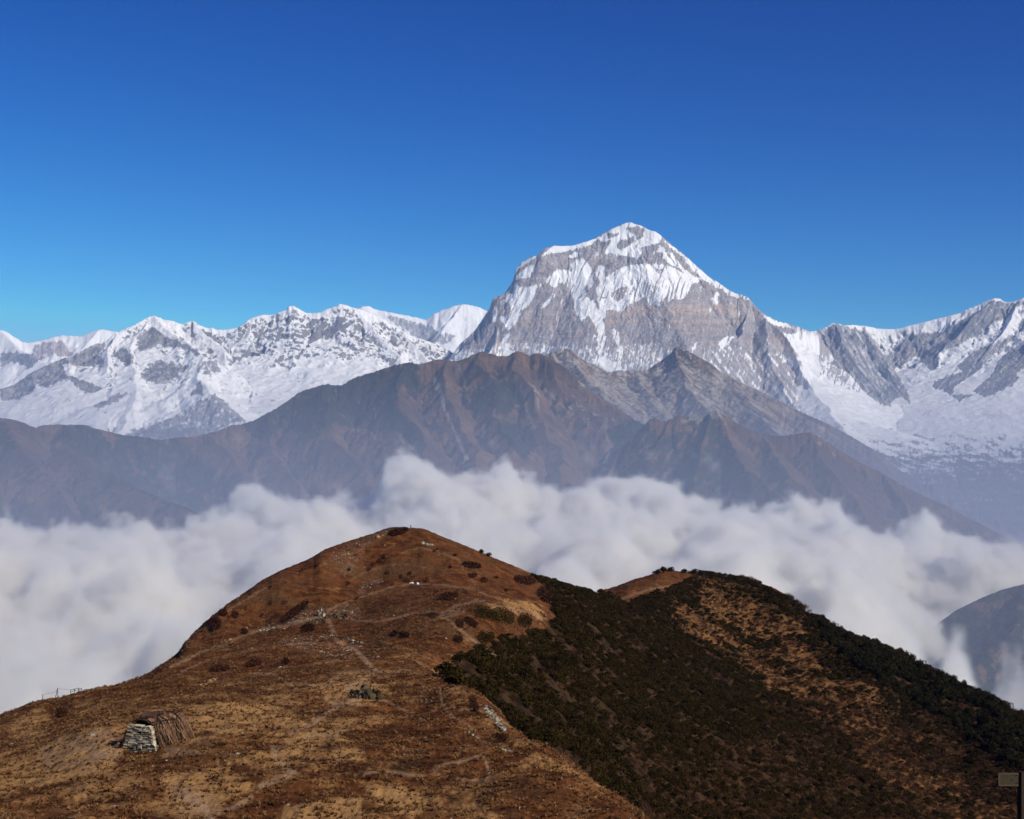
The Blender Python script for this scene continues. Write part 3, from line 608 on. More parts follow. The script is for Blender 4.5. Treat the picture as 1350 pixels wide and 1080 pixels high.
for pl, wd, k in (([(900, 556), (915, 552), (926, 551), (920, 558)], 1.5, .55), ([(1078, 584), (1082, 586)], 1, .6), ([(1098, 597), (1100, 600)], 1, .7), ([(870, 552), (880, 553)], 1.3, .4), ([(1108, 640), (1116, 662)], .8, .3)):
    sc = np.maximum(sc, k * (1 - sstep(wd * .5, wd * 2, line_dist(jx2, jy2, pl, 5))))
o = grid_mesh('mountain', R['X'], R['Y'], R['Z'], dict(rock=rk, forest=fo, scar=sc), M_hill)
tag(o, 'nearer dark brown peak with gullies right of the long brown ridge', 'mountain', kind='structure')

# ---------------- dark wooded hill low on the right beyond the cloud
j_prof = [(1080, 960), (1180, 860), (1230, 826), (1260, 805), (1290, 790), (1320, 778), (1350, 770), (1450, 735), (1560, 690), (1700, 640)]
JR = [crest_ridge(j_prof, 5200, 20, s1=.8, s2=.6, d1=300, amp=40, lam=150), ridge([(1350, 770, 5200), (1300, 850, 4700), (1250, 930, 4300)], s1=.8, s2=.6, d1=300, amp=30, lam=120),
      ridge([(1480, 725, 5200), (1430, 830, 4600), (1380, 930, 4100)], s1=.8, s2=.6, d1=300, amp=30, lam=120)]
rows = np.concatenate([np.linspace(3300, 5300, 110), np.linspace(5340, 7000, 20)])
R = build_range('mountain', j_prof, 5200, JR, 1080, 1700, 3, rows, 101, floor=-1500, rough=25, lam=130, corr_w=200, jag=1.0)
px, py = R['PX'], R['PY']
o = grid_mesh('mountain', R['X'], R['Y'], R['Z'], dict(rock=px * 0 + .1, forest=px * 0 + .58 + .45 * fbm(px / 14, py / 12, 4, .6, 5), scar=px * 0), M_hill)
tag(o, 'dark blue wooded mountainside low at the right edge behind thin cloud', 'mountain', kind='structure')

# ---------------- valley ground under everything
gx = np.linspace(-60000, 60000, 60); gy = np.linspace(-20000, 75000, 60)
GX, GY = np.meshgrid(gx, gy)
b = NB('valley_ground'); b.bsdf(b.mix(b.noise(1 / 400.0, 6), (0.05, 0.05, 0.03), (0.12, 0.085, 0.05)), 0.95)
o = grid_mesh('ground', GX, GY, -1560 + 0 * GX, {}, b.m)
tag(o, 'deep valley floor hidden beneath the sea of cloud', 'ground', kind='structure')

# ------------------------------------------------------------------ foreground hill: thin-plate surface through surveyed points
hill_pts = []
def hp(*pts):
    for px, py, Y in pts: hill_pts.append((px, Y, (HY - py) / F_ * Y))
def hz(*pts):
    for px, Y, z in pts: hill_pts.append((px, Y, z))
hz((-150, 2, -1.9), (675, 2, -1.9), (1500, 2, -1.9), (-150, 12, -4.5), (675, 12, -4.0), (1500, 12, -4.4), (-150, 32, -10.2), (300, 32, -10.4), (675, 32, -10.2), (1000, 32, -10.0), (1345, 30, -9.0), (1500, 30, -9.0),
   (-150, 65, -19.5), (300, 65, -20), (675, 65, -20), (1000, 65, -20), (1345, 62, -22), (1500, 62, -22))
hp((-120, 1112, 104), (150, 1104, 110), (350, 1104, 113), (600, 1104, 119), (760, 1104, 125), (850, 1108, 128))
# ridge crest edge on the right (hides what drops away behind it)
hp((840, 1080, 134), (800, 1048, 144), (760, 1015, 156), (720, 986, 173), (692, 974, 186), (660, 938, 210), (638, 920, 226), (616, 912, 240), (585, 892, 262))
# near plateau
hp((190, 990, 157), (60, 1000, 160), (0, 1012, 158), (-100, 1030, 150), (120, 962, 172), (230, 955, 172), (300, 925, 200), (400, 960, 172), (480, 912, 225), (500, 990, 160), (600, 1000, 158), (560, 930, 210), (200, 1050, 128), (420, 1050, 132), (640, 1050, 138), (380, 905, 232), (330, 935, 200), (530, 895, 250))
# slope beyond it on the left
hp((-120, 995, 285), (0, 942, 312), (60, 925, 322), (150, 905, 338), (200, 885, 365), (240, 855, 425), (270, 820, 470), (300, 797, 505), (350, 765, 545), (400, 740, 575), (480, 707, 605), (530, 695, 622), (0, 985, 215), (80, 945, 270), (60, 968, 215), (150, 935, 245), (250, 900, 300), (330, 876, 335), (400, 862, 355), (460, 862, 350))
# saddle, knolls and summit flank
hp((430, 812, 480), (330, 826, 470), (280, 850, 430), (360, 840, 415), (440, 840, 420), (500, 850, 370), (560, 855, 340), (600, 835, 370), (610, 800, 440), (650, 800, 435), (430, 780, 530), (500, 780, 520), (545, 769, 535), (600, 775, 520), (500, 740, 580), (560, 728, 590), (620, 752, 570), (680, 785, 545), (640, 775, 545), (710, 800, 520), (690, 760, 600), (440, 745, 575))
hp((620, 722, 632), (680, 745, 650), (735, 770, 690), (785, 783, 765), (575, 703, 625))
# right-hand slope down to the hollow, and the right hill
hp((700, 850, 455), (640, 850, 385), (740, 800, 590), (800, 850, 590), (900, 850, 730), (1000, 850, 825), (700, 950, 340), (800, 950, 450), (900, 950, 550), (1000, 950, 630), (1100, 950, 700), (760, 1000, 310), (800, 1040, 330), (900, 1055, 430), (1000, 1055, 500), (1100, 1055, 560), (1200, 1050, 605), (1350, 1050, 645), (1100, 890, 790), (1200, 920, 780), (1280, 980, 720))
hp((790, 778, 870), (850, 758, 935), (900, 752, 960), (985, 762, 950), (1040, 785, 930), (1100, 830, 880), (1180, 860, 835), (1260, 900, 795), (1350, 945, 755), (1480, 1010, 700))
# hidden hollows
hp((720, 1040, 245), (860, 1160, 260), (700, 1030, 225), (660, 985, 270), (620, 935, 300), (860, 1130, 340), (1000, 1105, 440), (1000, 1180, 370), (1200, 1200, 470), (1350, 1200, 500), (1000, 1270, 250), (1350, 1290, 250), (900, 1200, 190), (1100, 1250, 150), (1350, 1260, 120))
# far sides
hz((-120, 380, -95), (0, 385, -92), (150, 430, -98), (250, 540, -105), (330, 640, -110), (430, 700, -95), (530, 740, -75), (530, 900, -190), (640, 760, -95), (735, 820, -120), (735, 950, -190), (800, 1000, -135), (900, 1070, -125), (900, 1300, -280), (1000, 1060, -135), (1120, 1000, -170), (1350, 900, -215), (1100, 1300, -350), (1480, 900, -230),
   (-150, 600, -240), (100, 700, -260), (300, 900, -280), (-150, 1300, -560), (530, 1300, -430), (1480, 1300, -450), (300, 1300, -480))

hpA = np.array(hill_pts)
def hill_uv(px, Y): return np.asarray(px) / 230.0, np.log(np.asarray(Y) / 100.0) * 2.4
hu, hv = hill_uv(hpA[:, 0], hpA[:, 1])
def tps_k(r2): return np.where(r2 > 1e-12, r2 * np.log(r2 + 1e-12), 0)
# fit z/Y^0.8 so that near and far errors weigh alike
HQ = 0.8
val = hpA[:, 2] / hpA[:, 1] ** HQ
n = len(hpA)
K = tps_k((hu[:, None] - hu) ** 2 + (hv[:, None] - hv) ** 2) + np.eye(n) * 2e-3
Pm = np.stack([np.ones(n), hu, hv], 1)
Am = np.block([[K, Pm], [Pm.T, np.zeros((3, 3))]])
wts = np.linalg.solve(Am, np.concatenate([val, np.zeros(3)]))
def hill_base(px, Y):
    u, v = hill_uv(px, Y); out = wts[n] + wts[n + 1] * u + wts[n + 2] * v
    for i in range(n): out = out + wts[i] * tps_k((u - hu[i]) ** 2 + (v - hv[i]) ** 2)
    return out * np.asarray(Y) ** HQ

hcols = np.arange(-150, 1501, 1.1)
hrows = np.concatenate([np.linspace(2, 90, 40), np.linspace(91, 420, 480), np.linspace(421, 1010, 360), np.linspace(1015, 1400, 40), np.linspace(1420, 2600, 30)])
cc = np.linspace(-150, 1501, 170); cr = np.exp(np.linspace(math.log(2), math.log(2600), 260))
CX, CY = np.meshgrid(cc, cr)
CZ = hill_base(CX, np.minimum(CY, 1400.0))
# bicubic-free resampling: linear in log-depth on a fine coarse-grid, then blurred
ri = np.interp(np.log(hrows), np.log(cr), np.arange(len(cr))); ci = np.interp(hcols, cc, np.arange(len(cc)))
r0 = np.clip(ri.astype(int), 0, len(cr) - 2); c0 = np.clip(ci.astype(int), 0, len(cc) - 2)
fr = (ri - r0)[:, None]; fc = (ci - c0)[None, :]
CQ = CZ / np.minimum(CY, 1400.0) ** HQ
q = (CQ[r0][:, c0] * (1 - fr) * (1 - fc) + CQ[r0 + 1][:, c0] * fr * (1 - fc) + CQ[r0][:, c0 + 1] * (1 - fr) * fc + CQ[r0 + 1][:, c0 + 1] * fr * fc)
HPX, HYY = np.meshgrid(hcols, hrows)
HZ = q * np.minimum(HYY, 1400.0) ** HQ
HZ = HZ - 1100 * sstep(1350, 2600, HYY)
HX = (HPX - 675.0) / F_ * HYY
# natural relief: lumps, small terraces, turf
near = sstep(15, 60, HYY)
vis = 1 - 0.6 * sstep(1000, 1100, HYY)
lump = 1.3 * fbm(HX / 38, HYY / 38, 3, 0.5, 3) * sstep(150, 400, HYY) + 0.55 * fbm(HX / 13, HYY / 13, 3, 0.5, 5)
gul = 1.6 * (ridged(HX / 30 + 0.02 * HYY, HYY / 90, 3, 0.5, 9) - 0.6) * sstep(260, 450, HYY)
turf = 0.24 * fbm(HX / 2.6, HYY / 2.6, 3, 0.6, 6) + 0.05 * fbm(HX / .7, HYY / .7, 2, 0.5, 8) * (1 - sstep(260, 420, HYY))
HZ = HZ + near * vis * (lump * 0.8 + gul + turf)

# skyline of the hill (main hill to px 786, right hill beyond)
sky_main = [(-150, 1000), (-60, 962), (0, 942), (20, 935), (40, 926), (60, 922), (85, 918), (100, 913), (120, 909), (135, 905), (150, 904), (165, 899), (180, 894), (200, 885), (215, 874), (228, 866), (238, 858), (241, 848), (250, 840), (258, 832), (270, 820), (285, 808),
            (300, 796), (320, 783), (345, 765), (370, 752), (400, 740), (415, 733), (424, 726), (440, 720), (460, 713), (480, 707), (495, 702), (508, 697), (516, 695), (528, 695), (545, 696), (560, 697), (570, 702), (585, 708), (600, 714), (620, 722), (650, 735), (680, 747), (710, 760), (735, 770), (760, 778), (786, 784)]
sky_right = [(786, 784), (795, 778), (815, 772), (835, 764), (850, 760), (870, 754), (885, 752), (900, 754), (940, 757), (985, 765), (1010, 771), (1030, 780), (1045, 792), (1060, 805), (1080, 818), (1100, 833), (1130, 847), (1180, 864), (1220, 884), (1260, 904), (1300, 924), (1350, 949), (1420, 985), (1500, 1025)]
tgt = np.where(hcols < 786, np.interp(hcols, *zip(*sky_main)), np.interp(hcols, *zip(*sky_right)))
for it in range(4):
    E = HZ / HYY; E = np.where((HYY > 80) & (HYY < 1300), E, -9)
    r = np.argmax(E, 0); ym = HYY[r, 0]; ym = np.convolve(np.pad(ym, 20, mode='edge'), np.ones(41) / 41, 'valid'); cur = E[r, np.arange(len(hcols))]
    dz = ((HY - tgt) / F_ - cur) * ym
    kn = 31 if it < 3 else 9; dz = np.convolve(np.pad(dz, kn // 2, mode='edge'), np.ones(kn) / kn, 'valid')
    HZ = HZ + dz[None, :] * np.exp(-((HYY - ym[None, :]) / (0.14 * ym[None, :])) ** 2)
HPY = HY - HZ / HYY * F_
RUN = np.maximum.accumulate(np.where(HYY > 60, HZ / HYY, -9), 0)

def ground_at(px, py):
    """first visible ground point under a photo pixel"""
    c = int(np.clip(round((px - hcols[0]) / 1.1), 0, len(hcols) - 1))
    e = (HY - py) / F_
    col = RUN[:, c]; r = int(np.searchsorted(col, e))
    if r >= len(hrows): return None
    r = max(r, 1)
    e0, e1 = HZ[r - 1, c] / hrows[r - 1], HZ[r, c] / hrows[r]
    t = 0 if e1 == e0 else min(max((e - e0) / (e1 - e0), 0), 1)
    Y = hrows[r - 1] + t * (hrows[r] - hrows[r - 1])
    return np.array([(px - 675.0) / F_ * Y, Y, HZ[r - 1, c] + t * (HZ[r, c] - HZ[r - 1, c])])

def ground_near(px, py):
    """the ground under a pixel, or just below the skyline when the pixel lies above it"""
    g = None
    while g is None and py < 1080:
        g = ground_at(px, py); py += 0.4
    return g

def ground_z(X, Y):
    px = 675 + X / Y * F_
    c = np.clip((px - hcols[0]) / 1.1, 0, len(hcols) - 1.001); r = np.interp(Y, hrows, np.arange(len(hrows)))
    c0 = c.astype(int) if hasattr(c, 'astype') else int(c); r0 = np.minimum(r.astype(int), len(hrows) - 2)
    fc = c - c0; fr = r - r0
    return HZ[r0, c0] * (1 - fr) * (1 - fc) + HZ[r0 + 1, c0] * fr * (1 - fc) + HZ[r0, c0 + 1] * (1 - fr) * fc + HZ[r0 + 1, c0 + 1] * fr * fc

# ---- what grows and lies where (fields over the ground)
VISIBLE = (HZ / HYY >= RUN - 1e-5)
jpx = HPX + 3 * fbm(HX / 6, HYY / 6, 3, .6, 41); jpy = HPY + 2 * fbm(HX / 6 + 9, HYY / 6, 3, .6, 43)
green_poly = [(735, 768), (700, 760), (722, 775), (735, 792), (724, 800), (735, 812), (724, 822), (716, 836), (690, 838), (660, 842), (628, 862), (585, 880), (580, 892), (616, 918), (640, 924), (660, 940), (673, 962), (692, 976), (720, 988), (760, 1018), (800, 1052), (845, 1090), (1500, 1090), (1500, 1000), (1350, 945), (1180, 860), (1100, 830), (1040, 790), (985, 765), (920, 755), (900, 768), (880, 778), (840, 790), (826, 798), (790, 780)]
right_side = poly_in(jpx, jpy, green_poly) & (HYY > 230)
jpx3 = HPX + 38 * fbm(HX / 70, HYY / 70, 4, .6, 48); jpy3 = HPY + 22 * fbm(HX / 70 + 7, HYY / 70, 4, .6, 49)
tan_patch = poly_in(jpx3, jpy3, [(870, 800), (935, 768), (990, 780), (1050, 828), (1115, 890), (1180, 960), (1260, 1020), (1350, 1060), (1350, 1090), (1260, 1085), (1200, 1050), (1110, 985), (1050, 930), (985, 880), (930, 830)]) & (HYY > 300)
tan_soft = np.clip(blur(tan_patch.astype(np.float32), 16) * (1.0 + 1.0 * fbm(HX / 30, HYY / 30, 4, .6, 47)), 0, 1)
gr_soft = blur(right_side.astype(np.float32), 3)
trails = [([(430, 812), (437, 825), (440, 835), (445, 845), (468, 858), (480, 868), (490, 880), (497, 884), (480, 895), (470, 902), (455, 906)], 2.0, .9),
          ([(430, 812), (434, 804), (452, 795), (480, 786), (520, 773), (545, 770), (580, 771), (620, 776), (660, 790)], .8, .7),
          ([(445, 812), (470, 818), (495, 820), (520, 815), (545, 809), (565, 806), (585, 808), (604, 798), (632, 791), (648, 796), (690, 806), (720, 816)], 1.1, .85),
          ([(575, 808), (592, 818), (616, 838), (644, 858), (655, 865)], 1.2, .75), ([(580, 812), (604, 800), (610, 806), (590, 812)], 2.5, .8),
          ([(225, 880), (260, 862), (300, 848), (320, 838), (350, 829), (372, 826), (400, 818), (430, 813)], 1.4, .85), ([(300, 805), (325, 790), (353, 774)], .9, .7),
          ([(330, 888), (360, 888), (378, 900), (392, 908)], 1.0, .7), ([(376, 900), (395, 901), (415, 904)], .8, .6), ([(432, 840), (420, 846), (380, 850), (330, 858), (280, 868), (240, 885)], .8, .5),
          ([(240, 1048), (255, 1055), (267, 1063), (277, 1080)], 5, .9), ([(331, 1051), (317, 1060), (300, 1068), (283, 1072)], 2.2, .8), ([(360, 987), (366, 1000), (375, 1012), (387, 1018), (365, 1029), (344, 1037)], 3, .8),
          ([(392, 976), (410, 971), (430, 968), (450, 964), (466, 962)], 1.6, .8), ([(590, 1008), (603, 1005), (616, 1002), (634, 996), (640, 1002), (644, 1015), (648, 1023), (638, 1028), (620, 1029), (605, 1028)], 1.4, .75),
          ([(570, 1018), (580, 1010), (590, 1006)], 1.2, .6), ([(556, 925), (556, 914), (562, 909), (570, 910)], 1, .6), ([(580, 908), (582, 925), (588, 935), (596, 944)], 1.2, .7), ([(596, 944), (615, 955), (632, 972), (640, 985)], .8, .5),
          ([(425, 905), (440, 893), (455, 886), (480, 884), (510, 886), (540, 884)], 1.3, .6), ([(455, 910), (480, 918), (440, 935), (410, 955), (380, 966)], 2.0, .7), ([(500, 920), (530, 935), (550, 942), (565, 958)], 1.0, .5),
          ([(480, 1022), (500, 1015), (530, 1020), (560, 1024)], 1.4, .6), ([(440, 1018), (470, 1022), (490, 1014)], 1.2, .5), ([(530, 728), (555, 722), (585, 730), (605, 738), (612, 752), (625, 768)], .6, .45), ([(455, 770), (480, 755), (510, 745), (540, 744)], .6, .4),
          ([(520, 990), (545, 988), (560, 990)], 1, .4), ([(400, 1000), (440, 1004), (470, 1000)], 1, .4), ([(545, 860), (575, 872), (600, 878)], .7, .4), ([(500, 845), (520, 850), (545, 868), (560, 880)], .7, .4), ([(790, 800), (830, 786), (860, 776), (895, 772)], 1.2, .6)]
trail = np.zeros(HPX.shape, np.float32)
jt = HPX + 1.6 * fbm(HX / 3.5, HYY / 3.5, 3, .6, 45); jt2 = HPY + 1.0 * fbm(HX / 3.5 + 5, HYY / 3.5, 3, .6, 46)
for pl, w, k in trails:
    trail = np.maximum(trail, k * (1 - sstep(w * .6, w * 1.9 + .6, line_dist(jt, jt2, pl, 14))))
trail *= VISIBLE * (1 - 0.40 * sstep(300, 430, HYY))
bare = np.zeros(HPX.shape, bool)
for p in [[(50, 990), (95, 972), (135, 960), (168, 972), (160, 1000), (115, 1016), (60, 1014)], [(215, 1028), (255, 1040), (290, 1062), (280, 1085), (240, 1080), (225, 1050)], [(214, 985), (262, 974), (285, 982), (250, 996), (218, 1000)], [(425, 920), (470, 924), (480, 932), (440, 936)]]: bare |= poly_in(jpx, jpy, p)
trail = np.maximum(trail, 0.75 * blur((bare & VISIBLE).astype(np.float32), 9) * (0.75 + 0.6 * fbm(HX / 4, HYY / 4, 3, .6, 58)))
straw = 0.5 + 0.42 * fbm(HX / 9, HYY / 16, 4, .6, 51)
straw = straw - 0.34 * sstep(230, 420, HYY)
straw_polys = [[(-50, 1012), (60, 985), (130, 965), (165, 990), (150, 1012), (100, 1028), (60, 1035), (-50, 1055)], [(425, 905), (445, 888), (470, 888), (500, 898), (520, 915), (470, 928), (430, 928)],
               [(228, 938), (300, 925), (360, 928), (400, 950), (320, 968), (256, 962)], [(375, 972), (430, 964), (460, 962), (420, 985), (385, 990)], [(470, 1030), (520, 1030), (570, 1060), (545, 1078), (500, 1060)],
               [(210, 1020), (300, 1010), (340, 1035), (290, 1062), (220, 1062)], [(440, 985), (480, 985), (480, 1000), (440, 1002)], [(20, 940), (60, 930), (70, 950), (40, 985), (10, 970)], [(632, 795), (700, 790), (728, 812), (700, 822), (650, 805)],
               [(380, 1065), (470, 1050), (480, 1085), (360, 1085)]]
sm = np.zeros(HPX.shape, bool)
for p in straw_polys: sm |= poly_in(jpx, jpy, p)
straw = straw + 0.16 * (1 - sstep(180, 300, HYY)) * (1 - sstep(380, 620, HPX)) + 0.75 * blur((sm & VISIBLE).astype(np.float32), 6)
stony_polys = [[(432, 735), (452, 722), (490, 706), (512, 697), (512, 703), (497, 709), (488, 722), (478, 738), (460, 758), (445, 760), (450, 745)], [(374, 838), (430, 838), (470, 850), (500, 862), (490, 872), (440, 868), (400, 855), (370, 850)], [(630, 922), (650, 930), (668, 952), (672, 962), (655, 960), (640, 945)],
               [(475, 770), (495, 762), (505, 766), (480, 782), (470, 786)], [(360, 822), (374, 826), (345, 832), (320, 838)], [(400, 806), (430, 804), (475, 800), (478, 814), (440, 815), (400, 822), (368, 826), (372, 818)]]
st = np.zeros(HPX.shape, bool)
for p in stony_polys: st |= poly_in(jpx, jpy, p)
stony = blur((st & VISIBLE).astype(np.float32), 4)
dark_patch = np.zeros(HPX.shape, bool)
for p in [[(365, 826), (375, 812), (395, 800), (405, 790), (408, 797), (402, 808), (385, 818)], [(495, 1035), (530, 1000), (560, 985), (575, 1000), (520, 1030)], [(424, 975), (440, 970), (444, 985), (425, 990)]]: dark_patch |= poly_in(jpx, jpy, p)
dark = blur((dark_patch & VISIBLE).astype(np.float32), 4) * 0.6  # turf toned darker in these patches

b = NB('mountain_turf')
n_f = b.noise(1.6, 5, 0.7); n_m = b.noise(0.22, 5, 0.62); n_l = b.noise(0.035, 4, 0.55)
n_s = b.noise(1.0, 4, 0.65, vec=b.scaled((2.2, 0.5, 2.2)))
stp = b.math('ADD', b.attr('straw'), b.math('MULTIPLY', b.math('SUBTRACT', n_m, 0.5), 1.6))
stp = b.math('ADD', stp, b.math('MULTIPLY', b.math('SUBTRACT', n_s, 0.5), 1.1))
russet = b.mix(b.ss(0.35, 0.65, n_m), (0.060, 0.021, 0.0075), (0.165, 0.058, 0.0175))
russet = b.mix(b.ss(0.45, 0.7, n_l), russet, (0.115, 0.052, 0.020))
col = b.mix(b.ss(0.45, 1.15, stp), russet, (0.37, 0.20, 0.075))
col = b.mix(b.math('MULTIPLY', b.ss(0.52, 0.72, n_f), 0.65), col, (0.030, 0.014, 0.008))
col = b.mix(b.math('MULTIPLY', b.ss(0.56, 0.78, b.noise(0.9, 4, 0.7, vec=b.scaled((1.2, 0.4, 1.2), (40, 7, 3)))), 0.5), col, (0.33, 0.18, 0.085))
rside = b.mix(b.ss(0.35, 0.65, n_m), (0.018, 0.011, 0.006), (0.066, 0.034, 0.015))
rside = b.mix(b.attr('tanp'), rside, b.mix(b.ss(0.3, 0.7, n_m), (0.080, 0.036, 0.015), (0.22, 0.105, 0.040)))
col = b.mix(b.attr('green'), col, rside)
col = b.mix(b.attr('dark'), col, (0.028, 0.018, 0.012))
tp = b.math('MULTIPLY', b.attr('trail'), b.ss(0.20, 0.48, b.math('ADD', b.math('MULTIPLY', n_f, 0.6), b.math('MULTIPLY', n_s, 0.4))))
col = b.mix(tp, col, b.mix(n_m, (0.26, 0.15, 0.078), (0.40, 0.26, 0.155)))
vs = b.voro(0.55)
rockm = b.math('MULTIPLY', b.math('MULTIPLY', b.attr('stony'), 0.7), b.ss(0.56, 0.66, b.noise(0.8, 5, 0.7)))
col = b.mix(rockm, col, b.mix(n_f, (0.13, 0.11, 0.085), (0.40, 0.35, 0.28)))
hgt = b.math('ADD', b.math('MULTIPLY', n_f, 0.5), b.math('ADD', n_m, b.math('MULTIPLY', n_s, 0.4)))
M_turf = b.bsdf(col, 0.95, b.bump(hgt, 0.55, 0.9), 0.05)
hill = grid_mesh('hill', HX, HYY, HZ, dict(trail=trail, straw=straw, stony=stony, green=gr_soft, tanp=tan_soft, dark=dark), M_turf)
tag(hill, 'brown grassy hill with worn trails and a darker shrubby right slope', 'hill', kind='structure')

# ------------------------------------------------------------------ sea of cloud (volume grown from a sheet of cloud tops)
edge = [(-300, 708), (0, 712), (25, 714), (50, 728), (100, 730), (150, 726), (200, 716), (240, 702), (300, 686), (318, 658), (345, 652), (380, 660), (420, 666), (450, 672), (485, 664), (498, 640), (508, 606), (540, 604), (575, 622),
        (605, 640), (640, 632), (668, 618), (690, 645), (720, 652), (760, 655), (800, 640), (825, 632), (850, 634), (890, 648), (940, 650), (975, 662), (1030, 668), (1080, 670), (1120, 676), (1150, 690), (1180, 700), (1205, 672), (1222, 660), (1245, 684), (1290, 690), (1350, 694), (1650, 700)]
cpx = np.linspace(-330, 1680, 250); cyy = np.linspace(1800, 7900, 190)
CPX, CYY = np.meshgrid(cpx, cyy); CXX = (CPX - 675) / F_ * CYY
ez = (HY - np.interp(cpx, *zip(*edge))) / F_ * 6900.0
deck = np.interp(CYY, [1800, 2500, 3500, 5000, 6000, 8000], [-440, -430, -410, -390, -370, -380])
deck = deck + 85 * fbm(CXX / 1100, CYY / 1300, 3, .5, 5) + 190 * (np.abs(perlin(CXX / 520, CYY / 700, 8)) + .5 * np.abs(perlin(CXX / 260, CYY / 330, 9)) - .35)
rim = sstep(5600, 6850, CYY)
back = sstep(7000, 7700, CYY)
top = deck * (1 - rim) + (ez[None, :] + 18 * fbm(CXX / 260, CYY / 260, 3, .5, 4)) * rim
top = top - 420 * back
# the cloud thins out towards the right, opening on the dark hillside there
thin = 1 - 0.75 * sstep(1060, 1330, CPX + 60 * fbm(CXX / 700, CYY / 700, 3, .5, 12)) 
rowp = HY - top / CYY * F_
wig = 60 * fbm(CXX / 420, CYY / 420, 3, .6, 12)
wisp = np.exp(-(((CPX - 1350) / 62) ** 2 + ((rowp - 900) / 30) ** 2)) + .85 * np.exp(-(((CPX - 1262) / 42) ** 2 + ((rowp - 832) / 24) ** 2)) + .6 * np.exp(-(((CPX - 1340) / 60) ** 2 + ((rowp - 775) / 12) ** 2))
wisp = np.clip(wisp, 0, 1)
dens = 1.5 * sstep(1090, 1290, CPX + wig) * (1 - sstep(5250, 6000, CYY)) + 0.40 * sstep(1080, 1240, CPX)      # how far the cloud has worn away
dens = dens * (1 - wisp) - .22 * wisp
idx = np.arange(CPX.size, dtype=np.int32).reshape(CPX.shape)
qd = np.stack([idx[:-1, :-1], idx[:-1, 1:], idx[1:, 1:], idx[1:, :-1]], -1).reshape(-1, 4)
cloud = raw_mesh('cloud_sea', np.stack([CXX, CYY, top], -1).reshape(-1, 3), qd, dict(dens=dens))
tag(cloud, 'sea of white cloud filling the valley between the hill and the mountains', 'cloud', kind='stuff')

M_cloud = bpy.data.materials.new('cloud'); M_cloud.use_nodes = True
t = M_cloud.node_tree; t.nodes.clear()
mo = t.nodes.new('ShaderNodeOutputMaterial'); pv = t.nodes.new('ShaderNodeVolumePrincipled')
pv.inputs['Color'].default_value = (1.0, 0.985, 0.945, 1); pv.inputs['Density'].default_value = 1.0
pv.inputs['Anisotropy'].default_value = CLOUD_G
t.links.new(pv.outputs[0], mo.inputs['Volume'])

ng = bpy.data.node_groups.new('cloud_volume', 'GeometryNodeTree')
ng.interface.new_socket('Geometry', in_out='INPUT', socket_type='NodeSocketGeometry')
ng.interface.new_socket('Geometry', in_out='OUTPUT', socket_type='NodeSocketGeometry')
def gn(typ, **kw):
    x = ng.nodes.new(typ)
    for k_, v_ in kw.items(): setattr(x, k_, v_)
    return x
def gset(sock, v):
    if isinstance(v, bpy.types.NodeSocket): ng.links.new(v, sock)
    else: sock.default_value = v
def gm(op, a, b_=None, c_=None, clamp=False):
    x = gn('ShaderNodeMath', operation=op, use_clamp=clamp)
    for i_, v_ in enumerate((a, b_, c_)):
        if v_ is not None: gset(x.inputs[i_], v_)
    return x.outputs[0]
def gss(a, b_, x_):
    m_ = gn('ShaderNodeMapRange', interpolation_type='SMOOTHSTEP')
    gset(m_.inputs['Value'], x_); gset(m_.inputs['From Min'], a); gset(m_.inputs['From Max'], b_)
    return m_.outputs['Result']
def gnoise(scale, detail, rough=.55, vec=None):
    x = gn('ShaderNodeTexNoise'); x.inputs['Scale'].default_value = scale; x.inputs['Detail'].default_value = detail; x.inputs['Roughness'].default_value = rough
    if vec: gset(x.inputs['Vector'], vec)
    return x.outputs['Fac']
gi = gn('NodeGroupInput'); go = gn('NodeGroupOutput')
gp = gn('GeometryNodeInputPosition').outputs[0]
sx = gn('ShaderNodeSeparateXYZ'); gset(sx.inputs[0], gp)
cxz = gn('ShaderNodeCombineXYZ'); gset(cxz.inputs[0], sx.outputs[0]); gset(cxz.inputs[1], sx.outputs[1]); cxz.inputs[2].default_value = 2000
rc = gn('GeometryNodeRaycast', data_type='FLOAT')
gset(rc.inputs['Target Geometry'], gi.outputs[0]); gset(rc.inputs['Source Position'], cxz.outputs[0])
rc.inputs['Ray Direction'].default_value = (0, 0, -1); rc.inputs['Ray Length'].default_value = 6000
na = gn('GeometryNodeInputNamedAttribute', data_type='FLOAT'); na.inputs[0].default_value = 'dens'
gset(rc.inputs['Attribute'], na.outputs[0])
hs_ = gn('ShaderNodeSeparateXYZ'); gset(hs_.inputs[0], rc.outputs['Hit Position'])
h_ = gm('SUBTRACT', hs_.outputs[2], sx.outputs[2])                       # depth below the cloud top
n1_ = gnoise(1 / 380.0, 4, .55); n3_ = gnoise(1 / 125.0, 5, .66); n2_ = gnoise(1 / 900.0, 2, .5)
base = gm('MULTIPLY', h_, 1 / 230.0)
base = gm('MAXIMUM', gm('MINIMUM', base, 1.45), -0.55)
base = gm('SUBTRACT', base, rc.outputs['Attribute'])
base = gm('ADD', base, gm('MULTIPLY', gm('SUBTRACT', n1_, 0.5), 2.1))
base = gm('ADD', base, gm('MULTIPLY', gm('SUBTRACT', n3_, 0.5), 1.7))
base = gm('ADD', base, gm('MULTIPLY', gm('SUBTRACT', n2_, 0.5), 0.5))
d_ = gss(0.04, 0.44, base)
d_ = gm('MULTIPLY', d_, gss(0.0, 60.0, gm('SUBTRACT', 420.0, h_)))       # underside
d_ = gm('MULTIPLY', d_, CLOUD_D)
d_ = gm('MULTIPLY', d_, rc.outputs['Is Hit'])
d_ = gm('MULTIPLY', d_, gm('GREATER_THAN', d_, CLOUD_D * 0.004))
